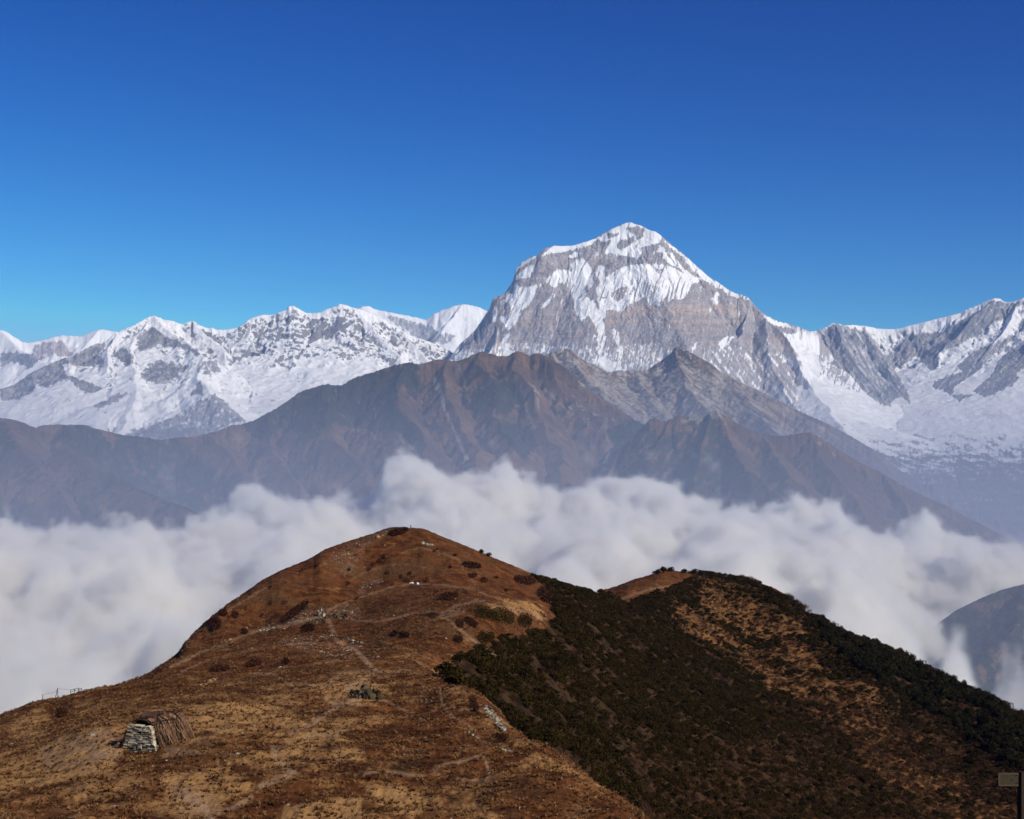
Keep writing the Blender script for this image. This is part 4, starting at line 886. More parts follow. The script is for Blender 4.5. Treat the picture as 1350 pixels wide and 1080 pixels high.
vc = gn('GeometryNodeVolumeCube')
gset(vc.inputs['Density'], d_)
lo = (-3700, 1800, -860); hi = (3700, 7900, 20); VOX = CLOUD_VOX
vc.inputs['Min'].default_value = lo; vc.inputs['Max'].default_value = hi
for i_, ax in enumerate('XYZ'): vc.inputs['Resolution ' + ax].default_value = int((hi[i_] - lo[i_]) / VOX)
sm_ = gn('GeometryNodeSetMaterial'); sm_.inputs['Material'].default_value = M_cloud
ng.links.new(vc.outputs[0], sm_.inputs['Geometry']); ng.links.new(sm_.outputs[0], go.inputs[0])
cm = cloud.modifiers.new('cloud_volume', 'NODES'); cm.node_group = ng

# ------------------------------------------------------------------ mist lying low in the valley air above the cloud
mx0, mx1, my0, my1, mz0, mz1 = -13000, 14000, 1500, 14500, -1500, 1700
mv = np.array([(x, y, z) for z in (mz0, mz1) for y in (my0, my1) for x in (mx0, mx1)], float)
mq = np.array([(0, 2, 3, 1), (4, 5, 7, 6), (0, 1, 5, 4), (1, 3, 7, 5), (3, 2, 6, 7), (2, 0, 4, 6)])
M_mist = bpy.data.materials.new('mist'); M_mist.use_nodes = True
t = M_mist.node_tree; t.nodes.clear()
mo = t.nodes.new('ShaderNodeOutputMaterial'); pv = t.nodes.new('ShaderNodeVolumePrincipled')
pv.inputs['Color'].default_value = MIST_COL
# thinning upwards, gone at the top of its box
geo = t.nodes.new('ShaderNodeNewGeometry'); sxyz = t.nodes.new('ShaderNodeSeparateXYZ'); t.links.new(geo.outputs['Position'], sxyz.inputs[0])
mr = t.nodes.new('ShaderNodeMapRange'); mr.interpolation_type = 'SMOOTHSTEP'
mr.inputs['From Min'].default_value = -300 - MIST_H; mr.inputs['From Max'].default_value = 950; mr.inputs['To Min'].default_value = 1.0; mr.inputs['To Max'].default_value = 0.0
t.links.new(sxyz.outputs[2], mr.inputs['Value'])
mm = t.nodes.new('ShaderNodeMath'); mm.operation = 'POWER'; t.links.new(mr.outputs[0], mm.inputs[0]); mm.inputs[1].default_value = 1.6
m3 = t.nodes.new('ShaderNodeMath'); m3.operation = 'MULTIPLY'; t.links.new(mm.outputs[0], m3.inputs[0]); m3.inputs[1].default_value = MIST_D
t.links.new(m3.outputs[0], pv.inputs['Density'])
M_mist.cycles.volume_step_rate = 0.2
t.links.new(pv.outputs[0], mo.inputs['Volume'])
mist = raw_mesh('mist', mv, mq, None, M_mist, smooth=False)
tag(mist, 'pale blue mist lying in the valley above the cloud', 'mist', kind='stuff')

# ------------------------------------------------------------------ haze: the air itself
hx0, hx1, hy0, hy1, hz0, hz1 = -24000, 26000, -3000, 46000, -1700, 5000
hv_ = np.array([(x, y, z) for z in (hz0, hz1) for y in (hy0, hy1) for x in (hx0, hx1)], float)
hq_ = np.array([(0, 2, 3, 1), (4, 5, 7, 6), (0, 1, 5, 4), (1, 3, 7, 5), (3, 2, 6, 7), (2, 0, 4, 6)])
M_haze = bpy.data.materials.new('haze'); M_haze.use_nodes = True
t = M_haze.node_tree; t.nodes.clear()
mo = t.nodes.new('ShaderNodeOutputMaterial'); pv = t.nodes.new('ShaderNodeVolumePrincipled')
pv.inputs['Color'].default_value = HAZE_COL; pv.inputs['Density'].default_value = HAZE_DENSITY; pv.inputs['Anisotropy'].default_value = HAZE_G
t.links.new(pv.outputs[0], mo.inputs['Volume'])
haze = raw_mesh('haze', hv_, hq_, None, M_haze, smooth=False)
tag(haze, 'thin blue haze in the mountain air', 'haze', kind='stuff')

# ------------------------------------------------------------------ mesh builders for objects
class MB:
    def __init__(s): s.v = []; s.f = []; s.c = []; s.n = 0
    def add(s, v, f, c=0.5):
        v = np.asarray(v, float); f = np.asarray(f, int)
        s.v.append(v); s.f.append(f + s.n); s.n += len(v)
        s.c.append(np.full(len(f), c, float) if np.isscalar(c) else np.asarray(c, float))
    def box(s, o, x, y, z, c=0.5, jit_=0.0):
        o = np.asarray(o, float); x, y, z = (np.asarray(a, float) for a in (x, y, z))
        v = np.array([o + a * x + b_ * y + d * z for d in (0, 1) for b_ in (0, 1) for a in (0, 1)])
        if jit_: v = v + rng.normal(0, jit_, v.shape)
        s.add(v, [(0, 2, 3, 1), (4, 5, 7, 6), (0, 1, 5, 4), (1, 3, 7, 5), (3, 2, 6, 7), (2, 0, 4, 6)], c)
    def tube(s, pts, r0, r1=None, k=6, c=0.5):
        pts = np.asarray(pts, float); r1 = r0 if r1 is None else r1; m = len(pts)
        vs = []
        for i, p in enumerate(pts):
            d = pts[min(i + 1, m - 1)] - pts[max(i - 1, 0)]; d = d / (np.linalg.norm(d) + 1e-9)
            a = np.cross(d, (0, 0, 1) if abs(d[2]) < .9 else (1, 0, 0)); a /= np.linalg.norm(a); b_ = np.cross(d, a)
            r = r0 + (r1 - r0) * i / max(m - 1, 1)
            for j in range(k):
                th = 2 * math.pi * j / k; vs.append(p + r * (math.cos(th) * a + math.sin(th) * b_))
        f = [(i * k + j, i * k + (j + 1) % k, (i + 1) * k + (j + 1) % k, (i + 1) * k + j) for i in range(m - 1) for j in range(k)]
        s.add(vs, f, c)
        for e in (0, m - 1):
            q_ = [e * k + j for j in range(k)]
            for j in range(1, k - 2, 2): s.add([vs[q_[0]], vs[q_[j]], vs[q_[j + 1]], vs[q_[(j + 2) % k]]], [(0, 1, 2, 3)], c)
    def quads(s, ctr, nrm, size, c, aspect=1.0):
        """leaf cards, many at once: ctr (n,3), nrm (n,3)"""
        m = len(ctr); nrm = nrm / (np.linalg.norm(nrm, axis=1, keepdims=True) + 1e-9)
        t_ = rng.normal(size=(m, 3)); a = np.cross(nrm, t_); a /= (np.linalg.norm(a, axis=1, keepdims=True) + 1e-9); b_ = np.cross(nrm, a)
        sz = (size * (0.6 + 0.8 * rng.random(m)))[:, None] * 0.5
        v = np.stack([ctr - a * sz, ctr - b_ * sz * aspect, ctr + a * sz, ctr + b_ * sz * aspect], 1).reshape(-1, 3)
        s.add(v, np.arange(m * 4).reshape(m, 4), c)
    def build(s, name, mat, parent=None, smooth=False):
        v = np.concatenate(s.v); f = np.concatenate(s.f)
        return raw_mesh(name, v, f, None, mat, smooth=smooth, parent=parent, face_attrs={'shade': np.concatenate(s.c)})

def empty(name, loc, rz=0.0):
    o = bpy.data.objects.new(name, None); C.objects.link(o); o.location = loc; o.rotation_euler = (0, 0, rz); o.empty_display_size = 0.5
    return o

def simple_mat(name, lo, hi, nscale=3.0, rough=0.9, bumpd=0.02, spec=0.1, rnd=0.0, trans=0.0):
    b = NB(name); nz = b.noise(nscale, 4, .6)
    f = b.math('ADD', b.math('MULTIPLY', b.attr('shade'), 0.75), b.math('MULTIPLY', nz, 0.35))
    if rnd:
        oi = b.n('ShaderNodeObjectInfo').outputs['Random']
        f = b.math('ADD', f, b.math('MULTIPLY', b.math('SUBTRACT', oi, 0.5), rnd))
    col = b.mix(b.ss(0.1, 0.95, f), lo, hi)
    return b.bsdf(col, rough, b.bump(nz, bumpd, .8) if bumpd else None, spec)

M_rhodo = simple_mat('rhododendron_leaf', (0.008, 0.0062, 0.0018), (0.044, 0.0275, 0.007), 1.0, .85, 0, .04, rnd=.5)
M_rhodo2 = simple_mat('dark_tree_leaf', (0.008, 0.0075, 0.003), (0.030, 0.024, 0.009), 1.0, .85, 0, .04, rnd=.5)
M_russet = simple_mat('russet_twigs', (0.022, 0.011, 0.007), (0.080, 0.038, 0.018), 1.0, .9, 0, .05, rnd=.5)
M_maroon = simple_mat('maroon_juniper', (0.016, 0.007, 0.005), (0.060, 0.022, 0.013), 1.0, .9, 0, .05, rnd=.4)
M_tanshrub = simple_mat('dry_tan_shrub', (0.045, 0.022, 0.010), (0.155, 0.078, 0.032), 1.0, .9, 0, .05, rnd=.5)
M_bark = simple_mat('bark', (0.03, 0.02, 0.014), (0.08, 0.055, 0.04), 4)

def shrub_mesh(name, mat, n, w, h, lobes, leaf, twig=0.0, seed=0, aspect=.6, spread=.42):
    """a bush about w wide and h tall with its foot at the origin: lobed crown of small leaf clumps over short stems"""
    g = np.random.default_rng(seed); mb = MB()
    for i in range(lobes):
        th = g.random() * 6.283; r = w * spread * math.sqrt(g.random()) * .75
        cx, cy = r * math.cos(th), r * math.sin(th); cz = h * (0.40 + 0.25 * g.random()) * (1 - .3 * r / w)
        rr = w * (0.20 + 0.14 * g.random()); rz = h * (0.34 + .16 * g.random())
        mb.tube([(cx * .2, cy * .2, -h * .15), (cx * .7, cy * .7, h * .2), (cx, cy, cz)], .06 * w / 2, .02 * w / 2, 4, .1)
        m = n // lobes
        d = g.normal(size=(m, 3)); d /= np.linalg.norm(d, axis=1, keepdims=True); d[:, 2] = np.abs(d[:, 2]) * 1.0 - .25
        rad = (0.72 + 0.36 * g.random(m))[:, None]
        ctr = np.array([cx, cy, cz]) + d * rad * np.array([rr, rr, rz])
        nrm = d + 0.7 * g.normal(size=(m, 3))
        sh = np.clip(0.45 + .30 * g.normal(size=m), 0, 1)
        mb.quads(ctr, nrm, leaf, sh, aspect)
        if twig:
            for j in range(int(twig)):
                e = g.normal(size=3); e[2] = abs(e[2]) + .5; e /= np.linalg.norm(e)
                mb.tube([(cx, cy, cz), np.array([cx, cy, cz]) + e * np.array([rr, rr, rz]) * 1.25], .025, .008, 3, .2)
    v = np.concatenate(mb.v); f = np.concatenate(mb.f)
    me = raw_mesh(name, v, f, None, mat, smooth=False, face_attrs={'shade': np.concatenate(mb.c)})
    data = me.data; bpy.data.objects.remove(me)
    return data

rhodo = [shrub_mesh('rhododendron', M_rhodo, 330, 3.0, 2.0, 6, .40, seed=s) for s in range(4)]
darktree = [shrub_mesh('dark_tree', M_rhodo2, 330, 3.6, 3.4, 6, .45, seed=20 + s) for s in range(3)]
russet_s = [shrub_mesh('russet_shrub', M_russet, 200, 2.4, 1.8, 5, .26, twig=8, seed=30 + s, aspect=.25) for s in range(3)]
tan_s = [shrub_mesh('tan_shrub', M_tanshrub, 200, 2.2, 1.2, 5, .30, seed=40 + s, aspect=.3, spread=.6) for s in range(3)]

# ------------------------------------------------------------------ thicket on the right-hand slope
cell = np.zeros(HPX.shape)
cell[:-1, :-1] = (HX[:-1, 1:] - HX[:-1, :-1]) * (HYY[1:, :-1] - HYY[:-1, :-1])
inframe = (HPX > -20) & (HPX < 1372) & (HPY < 1100) & (HYY > 60)
pad_vis = VISIBLE | np.roll(VISIBLE, 2, 0) | np.roll(VISIBLE, -2, 0) | np.roll(VISIBLE, -4, 0)
def sample(mask, count, weight=None):
    w_ = cell * mask
    if weight is not None: w_ = w_ * weight
    w_ = w_.ravel(); cs = np.cumsum(w_)
    k = np.minimum(np.searchsorted(cs, rng.random(count) * cs[-1]), cell.size - 1)
    r, c = np.unravel_index(k, cell.shape)
    r = np.minimum(r, cell.shape[0] - 2); c = np.minimum(c, cell.shape[1] - 2)
    a, e = rng.random(count), rng.random(count)
    Yv = HYY[r, c] + a * (HYY[r + 1, c] - HYY[r, c]); px = HPX[r, c] + e * 1.1
    Xv = (px - 675) / F_ * Yv
    z = (HZ[r, c] * (1 - a) + HZ[r + 1, c] * a) * (1 - e) + (HZ[r, c + 1] * (1 - a) + HZ[r + 1, c + 1] * a) * e
    return np.stack([Xv, Yv, z], 1), r, c

clump = fbm(HX / 22, HYY / 22, 4, .6, 91)
right_m = right_side & inframe & pad_vis
area_r = float((cell * right_m).sum())
green_w = np.clip(0.72 + 1.1 * clump, 0.02, 1) * (1 - 0.88 * tan_soft)
# the lower right is a mix of green, russet and straw-coloured bushes
mixzone = sstep(950, 1080, HPX) * sstep(900, 980, HPY) + sstep(960, 1040, HPY) * sstep(780, 900, HPX)
mixzone = np.clip(mixzone, 0, 1)
green_w = green_w * (1 - 0.55 * mixzone)
crest_dark = poly_in(HPX, HPY, [(1080, 815), (1130, 843), (1180, 858), (1260, 898), (1360, 945), (1360, 1035), (1310, 1000), (1250, 955), (1190, 920), (1130, 880), (1090, 850)])
plants = []       # position, kind list, scale
print('right slope area', area_r)
N1 = int(min(area_r * 0.40, 17000))
p, r, c = sample(right_m, N1, green_w)
sc_ = 0.42 + 0.95 * rng.random(N1) ** 2.2
dk = crest_dark[r, c]
for i in range(N1): plants.append((p[i], 'dark' if dk[i] else 'green', sc_[i] * (1.25 if dk[i] else 1.0)))
N2 = int(min(area_r * 0.10, 4500))
p, r, c = sample(right_m, N2, 0.12 + 0.9 * mixzone + 0.45 * tan_soft + .5 * np.clip(-clump, 0, 1))
for i in range(N2): plants.append((p[i], 'russet', 0.5 + .8 * rng.random()))
N3 = int(min(area_r * 0.09, 4000))
p, r, c = sample(right_m, N3, 0.04 + 0.8 * mixzone + 0.9 * tan_soft)
for i in range(N3): plants.append((p[i], 'tan', 0.5 + .8 * rng.random()))
# taller bare shrubs on the skyline
sky_mask = right_m & (np.abs(HPY - tgt[None, :]) < 5) & (HPX > 975) & (HPX < 1360)
p, r, c = sample(sky_mask, 240)
for i in range(240): plants.append((p[i], 'russet', 1.3 + .9 * rng.random()))
sky_mask = right_m & (np.abs(HPY - tgt[None, :]) < 4) & (HPX > 640) & (HPX < 985) & ~((HPX > 800) & (HPX < 862))
p, r, c = sample(sky_mask, 130)
for i in range(130): plants.append((p[i], 'green', .8 + .5 * rng.random()))

kinds = {'green': rhodo, 'dark': darktree, 'russet': russet_s, 'tan': tan_s}
pos_ = np.array([q_[0] for q_ in plants]); scl = np.array([q_[2] for q_ in plants]); kn = [q_[1] for q_ in plants]
ppx = 675 + pos_[:, 0] / pos_[:, 1] * F_; ppy = HY - pos_[:, 2] / pos_[:, 1] * F_
score = scl / pos_[:, 1] * ((ppx > 5) & (ppx < 1345) & (ppy < 1075))
label_of = {'green': ('dark green rhododendron shrub in the dense thicket on the right-hand slope', 'shrub', 'rhododendrons of the thicket on the right slope', 'rhododendron'),
            'dark': ('dark green tree in the wood along the lower right skyline of the hill', 'tree', 'dark trees along the lower right skyline', 'tree'),
            'russet': ('leafless russet bush among the greener bushes on the right-hand slope', 'bush', 'leafless bushes on the right slope', 'bush'),
            'tan': ('dry straw-coloured shrub on the open part of the right-hand slope', 'dry shrub', 'dry bushes on the right slope', 'dry_shrub')}
single = np.zeros(len(plants), bool)
for kname, mx in (('green', 300), ('dark', 300), ('russet', 300), ('tan', 300)):
    ids = np.array([i for i in range(len(plants)) if kn[i] == kname])
    if len(ids) == 0: continue
    single[ids[np.argsort(-score[ids])[:mx]]] = True
for i in np.nonzero(single)[0]:
    lab, cat, grp, nm = label_of[kn[i]]
    o = bpy.data.objects.new(nm, random.choice(kinds[kn[i]])); C.objects.link(o)
    s_ = scl[i]; o.location = pos_[i]; o.rotation_euler = (0, 0, random.random() * 6.28); o.scale = (s_, s_, s_ * (0.85 + .4 * random.random()))
    tag(o, lab, cat, grp)

def scatter_stuff(name, label, cat, P_, S_, protos):
    """many small things nobody could count, as one object carrying instances of a few shapes"""
    col = bpy.data.collections.new(name + '_shapes')
    for i, d in enumerate(protos):
        o = bpy.data.objects.new('shape_%02d' % i, d); col.objects.link(o)
    me = bpy.data.meshes.new(name); me.vertices.add(len(P_)); me.vertices.foreach_set('co', np.asarray(P_, np.float32).ravel())
    for nm, arr, ty in (('size', S_, 'FLOAT'), ('turn', rng.random(len(P_)) * 6.283, 'FLOAT'), ('pick', rng.integers(0, len(protos), len(P_)), 'INT')):
        a_ = me.attributes.new(nm, ty, 'POINT'); a_.data.foreach_set('value', np.asarray(arr, np.float32 if ty == 'FLOAT' else np.int32))
    ob = bpy.data.objects.new(name, me); C.objects.link(ob)
    g = bpy.data.node_groups.new(name, 'GeometryNodeTree')
    g.interface.new_socket('Geometry', in_out='INPUT', socket_type='NodeSocketGeometry'); g.interface.new_socket('Geometry', in_out='OUTPUT', socket_type='NodeSocketGeometry')
    N = g.nodes.new; L = g.links.new
    i_, o_ = N('NodeGroupInput'), N('NodeGroupOutput'); ci_ = N('GeometryNodeCollectionInfo'); ci_.inputs[0].default_value = col
    ci_.inputs['Separate Children'].default_value = True; ci_.inputs['Reset Children'].default_value = True
    iop = N('GeometryNodeInstanceOnPoints'); iop.inputs['Pick Instance'].default_value = True
    def at(nm, ty):
        x = N('GeometryNodeInputNamedAttribute'); x.data_type = ty; x.inputs[0].default_value = nm; return x.outputs[0]
    cx = N('ShaderNodeCombineXYZ'); L(at('turn', 'FLOAT'), cx.inputs[2])
    L(i_.outputs[0], iop.inputs['Points']); L(ci_.outputs[0], iop.inputs['Instance']); L(at('pick', 'INT'), iop.inputs['Instance Index'])
    L(cx.outputs[0], iop.inputs['Rotation']); L(at('size', 'FLOAT'), iop.inputs['Scale']); L(iop.outputs[0], o_.inputs[0])
    md = ob.modifiers.new(name, 'NODES'); md.node_group = g
    tag(ob, label, cat, kind='stuff')
    return ob
for kname, nm, lab, cat in (('green', 'thicket', 'dense mass of dark green rhododendron covering the right-hand slope', 'thicket'), ('dark', 'woodland', 'dark wood along the lower right skyline', 'woodland'),
                            ('russet', 'undergrowth', 'leafless russet undergrowth between the green bushes', 'undergrowth'), ('tan', 'scrub', 'dry straw-coloured scrub on the right-hand slope', 'scrub')):
    ids = [i for i in range(len(plants)) if kn[i] == kname and not single[i]]
    if ids: scatter_stuff(nm, lab, cat, pos_[ids], scl[ids], kinds[kname])
print('plants', len(plants), 'single', int(single.sum()))

# ------------------------------------------------------------------ grass
b = NB('dry_grass')
oi = b.n('ShaderNodeObjectInfo')
l1 = b.noise(0.22, 5, .62, vec=oi.outputs['Location']); rn = oi.outputs['Random']
gcol = b.mix(b.ss(0.38, 0.66, b.math('ADD', l1, b.math('MULTIPLY', b.math('SUBTRACT', rn, .5), .35))), (0.085, 0.033, 0.012), (0.34, 0.185, 0.075))
gcol = b.mix(b.math('MULTIPLY', b.attr('shade'), .5), gcol, (0.06, 0.026, 0.012))
M_grass = b.bsdf(gcol, .9, None, .05)
def tuft(seed, nb=9, h=.20, w=.24):
    g = np.random.default_rng(seed); mb = MB()
    for i in range(nb):
        a = g.random() * 6.283; lean = .25 + .9 * g.random(); hh = h * (.6 + .6 * g.random())
        d = np.array([math.cos(a), math.sin(a), 0]); s_ = np.array([-d[1], d[0], 0]) * .035
        b0 = d * w * .3 * g.random(); m_ = b0 + d * w * .4 * lean + np.array([0, 0, hh * .7]); t_ = b0 + d * w * lean + np.array([0, 0, hh])
        mb.add([b0 - s_, b0 + s_, m_ + s_ * .7, m_ - s_ * .7], [(0, 1, 2, 3)], g.random()); mb.add([m_ - s_ * .7, m_ + s_ * .7, t_ + s_ * .2, t_ - s_ * .2], [(0, 1, 2, 3)], g.random())
    v = np.concatenate(mb.v); f = np.concatenate(mb.f)
    me = raw_mesh('grass_tuft', v, f, None, M_grass, smooth=False, face_attrs={'shade': np.concatenate(mb.c)}); d_ = me.data; bpy.data.objects.remove(me)
    return d_
gmask = inframe & pad_vis & (~right_side) & (HYY < 520)
gw = np.clip(.55 + .8 * fbm(HX / 3.0, HYY / 3.0, 3, .6, 95), 0, 1) ** 1.5 * (1 - .95 * trail) * (1 - .7 * stony) * (1 - .45 * np.clip(straw - .7, 0, 1)) * (1 / (1 + (HYY / 260) ** 3))
p, r, c = sample(gmask, GRASS_N, gw)
scatter_stuff('grass', 'short tussocky russet and straw-coloured grass on the brown hill', 'grass', p, (0.6 + 0.9 * rng.random(len(p))) * (1 + .5 * sstep(200, 450, p[:, 1])), [tuft(s) for s in range(5)])

# ------------------------------------------------------------------ single bushes on the open hill
def px_blob(cx, cy, w, h, n, ang=0.0, square=False):
    a = rng.random(n) * 6.283; r = np.sqrt(rng.random(n))
    x, y = r * np.cos(a) * w / 2, r * np.sin(a) * h / 2
    ca, sa = math.cos(math.radians(ang)), math.sin(math.radians(ang))
    return np.stack([cx + x * ca - y * sa, cy + x * sa + y * ca], 1)

def bush(px, py, w, h, mat, label, ang=0.0, tall=None, leafpx=1.5, n=None, name='bush', cat='bush', group=None):
    base = ground_at(px, py + h * .3)
    if base is None: return None
    m = base[1] / F_; pts = px_blob(px, py, w, h, n or int(70 + 3.0 * w * h), ang)
    ctr = []
    for x, y in pts:
        g_ = ground_at(x, y)
        if g_ is None or abs(g_[1] - base[1]) > 12 * h * m + 12: continue
        ctr.append(g_)
    if len(ctr) < 8: return None
    ctr = np.array(ctr) - base; hh = tall if tall else max(.5, .35 * h * m)
    ctr[:, 2] += hh * rng.random(len(ctr)) ** .8
    mb = MB(); nrm = rng.normal(size=ctr.shape); nrm[:, 2] = np.abs(nrm[:, 2]) + .4
    mb.quads(ctr, nrm, leafpx * m * 1.3, np.clip(.45 + .3 * rng.normal(size=len(ctr)), 0, 1), .7)
    for k in range(5):
        j = rng.integers(len(ctr)); e = ctr[j]
        mb.tube([(e[0] * .5, e[1] * .5, ground_z(base[:1] + e[0] * .5, base[1:2] + e[1] * .5)[0] - base[2] - .1), e], .05, .02, 4, .1)
    o = mb.build(name, mat); o.location = base
    tag(o, label, cat, group)
    return o
bush(525, 702, 28, 9, M_maroon, 'dark maroon patch of low scrub just below the summit figure', -14, .7)
bush(81, 941.5, 16, 11, M_maroon, 'lone round near-black bush on the lower left slope near the wire fence', 0, .9, n=420)
bush(335, 876, 22, 9, M_maroon, 'dark oval bush on the left shoulder above a small pale stone', -12, .7)
bush(377, 874, 9, 7, M_maroon, 'small dark bush perched on a pale rock right of the dark oval bush', 0, .8)
bush(622, 746.5, 26, 8, M_maroon, 'widest dark scrub patch on the upper right flank of the summit', 8, .8)
bush(623, 760, 12, 6, M_maroon, 'small dark bush directly under the widest scrub patch of the upper flank', 0, .8)
bush(638.5, 766, 9, 6, M_maroon, 'smallest of the three dark bushes on the upper right flank', 0, .8)
bush(692, 766, 30, 11, M_maroon, 'maroon scrub patch near the green shrubs at the right shoulder', 10, .8)
bush(720, 786, 26, 18, M_maroon, 'maroon scrub at the upper edge of the green thicket', 32, 1.0)
bush(591, 787, 28, 9, M_maroon, 'dark scrub below and right of the white stones in mid hill', -6, .8)
bush(621, 822, 20, 9, M_maroon, 'crimson-brown bush at the left end of the green clump', 30, .9)
bush(606, 824, 12, 10, M_maroon, 'near-black bush left of the crimson-brown bush', 50, .9)
bush(604, 845, 13, 9, M_maroon, 'rounded dark bush alone on the slope below the green clump', 0, .9)
bush(640, 812, 32, 13, M_rhodo, 'green and maroon bush at the top of the shrub clump on the right flank', 20, 1.6)
bush(664, 817, 30, 16, M_rhodo, 'largest green rhododendron in the shrub clump on the right flank', 18, 2.0)
bush(692, 822, 20, 14, M_rhodo, 'round green bush at the right end of the shrub clump', 10, 1.8)
bush(638, 845, 17, 12, M_rhodo, 'green bush standing apart just above the thicket edge', 10, 1.6)
bush(648, 843, 9, 8, M_rhodo, 'small green bush beside the one standing apart above the thicket', 10, 1.4)
bush(607, 869, 12, 9, M_rhodo, 'small green bush at the left tip of the thicket', 10, 1.4)
bush(661, 976, 16, 9, M_maroon, 'dark low bush on the right edge of the near plateau', 15, .6)
bush(625, 931, 10, 20, M_maroon, 'crimson scrub strip beside the pale scree on the plateau edge', -30, .6)
bush(388, 808, 48, 10, M_maroon, 'long slanting dark scrub on the left flank above the rocky ledge', -36, .8)
bush(406, 830, 18, 12, M_maroon, 'dark bush just below the rocky ledge of the left flank', -10, .9)
bush(562, 766, 8, 5, M_maroon, 'tiny dark bush just above the white stones', 0, .7, n=60)
bush(535, 767, 9, 4, M_maroon, 'tiny dark bush left of the white stones', 0, .6, n=60)
bush(295, 809, 10, 9, M_maroon, 'dark bush high on the steep left slope', 0, .8)
bush(283, 824, 16, 17, M_maroon, 'largest dark bush on the steep left slope', -45, .9)
bush(310, 812, 10, 8, M_maroon, 'small dark bush right of the largest one on the steep left slope', 0, .8)
bush(322, 834, 9, 8, M_maroon, 'dark bush near the left end of the stone ledge', 0, .8)
bush(290, 883, 28, 7, M_maroon, 'flat maroon scrub streak on the lower left shoulder', -4, .5)
bush(571, 812, 16, 5, M_maroon, 'low maroon scrub left of the pale worn trail', 0, .5)
bush(533, 838, 14, 8, M_maroon, 'faint dark bush in the middle of the saddle slope', 10, .6)
bush(520, 836, 10, 7, M_maroon, 'faint dark bush beside another in the middle of the saddle slope', 0, .6)
for k_, (x_, y_, w_, h_) in enumerate([(500, 742, 10, 9), (491, 746, 9, 6), (553, 733, 16, 7), (574, 726, 8, 4), (594, 748, 5, 4), (511, 756, 8, 5), (460, 752, 6, 5), (417, 747, 7, 5), (397, 754, 7, 6), (458, 770, 7, 5), (356, 775, 5, 5), (302, 815, 6, 5), (375, 795, 10, 5), (357, 796, 6, 5), (540, 757, 5, 4), (655, 762, 6, 4), (470, 790, 7, 5),
                                       (600, 733, 6, 3), (528, 761, 6, 4), (486, 752, 7, 5), (345, 812, 6, 6), (505, 735, 6, 4), (668, 779, 8, 4), (575, 781, 6, 3), (424, 846, 8, 4), (486, 1028, 9, 6)]):
    bush(x_, y_, w_, h_, M_maroon, 'tiny dark bush dotted over the open brown hill', -20, .6, n=50, group='tiny dark bushes on the open hill')
for x_, y_, w_, h_, l_ in [(867, 755, 10, 6.5, 'leftmost of three dark green bushes crowning the top of the right hill'), (875, 753, 12, 8, 'middle and tallest of three dark green bushes crowning the right hill'), (883, 752.5, 11, 6.5, 'rightmost of three dark green bushes crowning the top of the right hill'), (902, 754, 9, 6, 'small rounded grey-green bush right of the crown of the right hill'), (915, 755, 13, 7, 'rounded bush second right of the crown of the right hill'),
                           (635, 727, 9, 6, 'upper of the little bushes on the right skyline of the main hill'), (643, 731, 10, 5, 'little bush below the upper one on the right skyline of the main hill'), (812, 790, 26, 10, 'dark bush belt at the left foot of the right hill')]:
    g_ = ground_near(x_, np.interp(x_, hcols, tgt) + 1.5) if x_ != 812 else ground_at(812, 794)
    m_ = g_[1] / F_; o = bpy.data.objects.new('bush', random.choice(rhodo)); C.objects.link(o); o.location = g_ - [0, 0, .42 * h_ * m_]
    o.rotation_euler = (0, 0, .3 * random.random()); o.scale = (w_ * m_ / 2.6, w_ * m_ / 3.4, h_ * m_ * 1.55 / 2.0); tag(o, l_, 'bush')

# ------------------------------------------------------------------ rocks
M_slate = simple_mat('dark_slate', (0.014, 0.011, 0.007), (0.105, 0.080, 0.048), 1.5, .95, .06, 0.0)
M_pale = simple_mat('pale_rock', (0.08, 0.07, 0.05), (0.40, 0.35, 0.265), 1.2, .85, .06)
M_tanrock = simple_mat('tan_rock', (0.16, 0.09, 0.045), (0.40, 0.25, 0.12), 1.2, .9, .06)
M_white = simple_mat('white_stone', (0.55, 0.54, 0.50), (0.80, 0.79, 0.76), 2.0, .8, .03)
_ico_v = None
def ico():
    global _ico_v
    if _ico_v is None:
        import bmesh
        bm = bmesh.new(); bmesh.ops.create_icosphere(bm, subdivisions=3, radius=1.0)
        v = np.array([x.co[:] for x in bm.verts]); f = np.array([[q_.index for q_ in x.verts] for x in bm.faces]); bm.free(); _ico_v = (v, f)
    return _ico_v
def rock_geo(g, sx_, sy_, sz_, cuts=14):
    v, f = ico(); v = v.copy()
    for _ in range(cuts):
        d = g.normal(size=3); d /= np.linalg.norm(d); k = .38 + .34 * g.random(); t_ = v @ d
        v = v - np.outer(np.maximum(t_ - k, 0), d)
    v = v * (1 + .05 * g.normal(size=(len(v), 1)))
    th = g.random() * 6.283; v = v * [sx_, sy_, sz_]
    return v @ np.array([[math.cos(th), math.sin(th), 0], [-math.sin(th), math.cos(th), 0], [0, 0, 1]]), np.concatenate([f, f[:, :1]], 1)[:, [0, 1, 2, 2]]
def rock_mesh_obj(name, geos, mat):
    vs, fs, cs, n_ = [], [], [], 0
    for v, f, c_ in geos: vs.append(v); fs.append(f[:, :3] + n_); n_ += len(v); cs.append(np.full(len(f), c_))
    return raw_mesh(name, np.concatenate(vs), np.concatenate(fs), None, mat, smooth=False, face_attrs={'shade': np.concatenate(cs)})
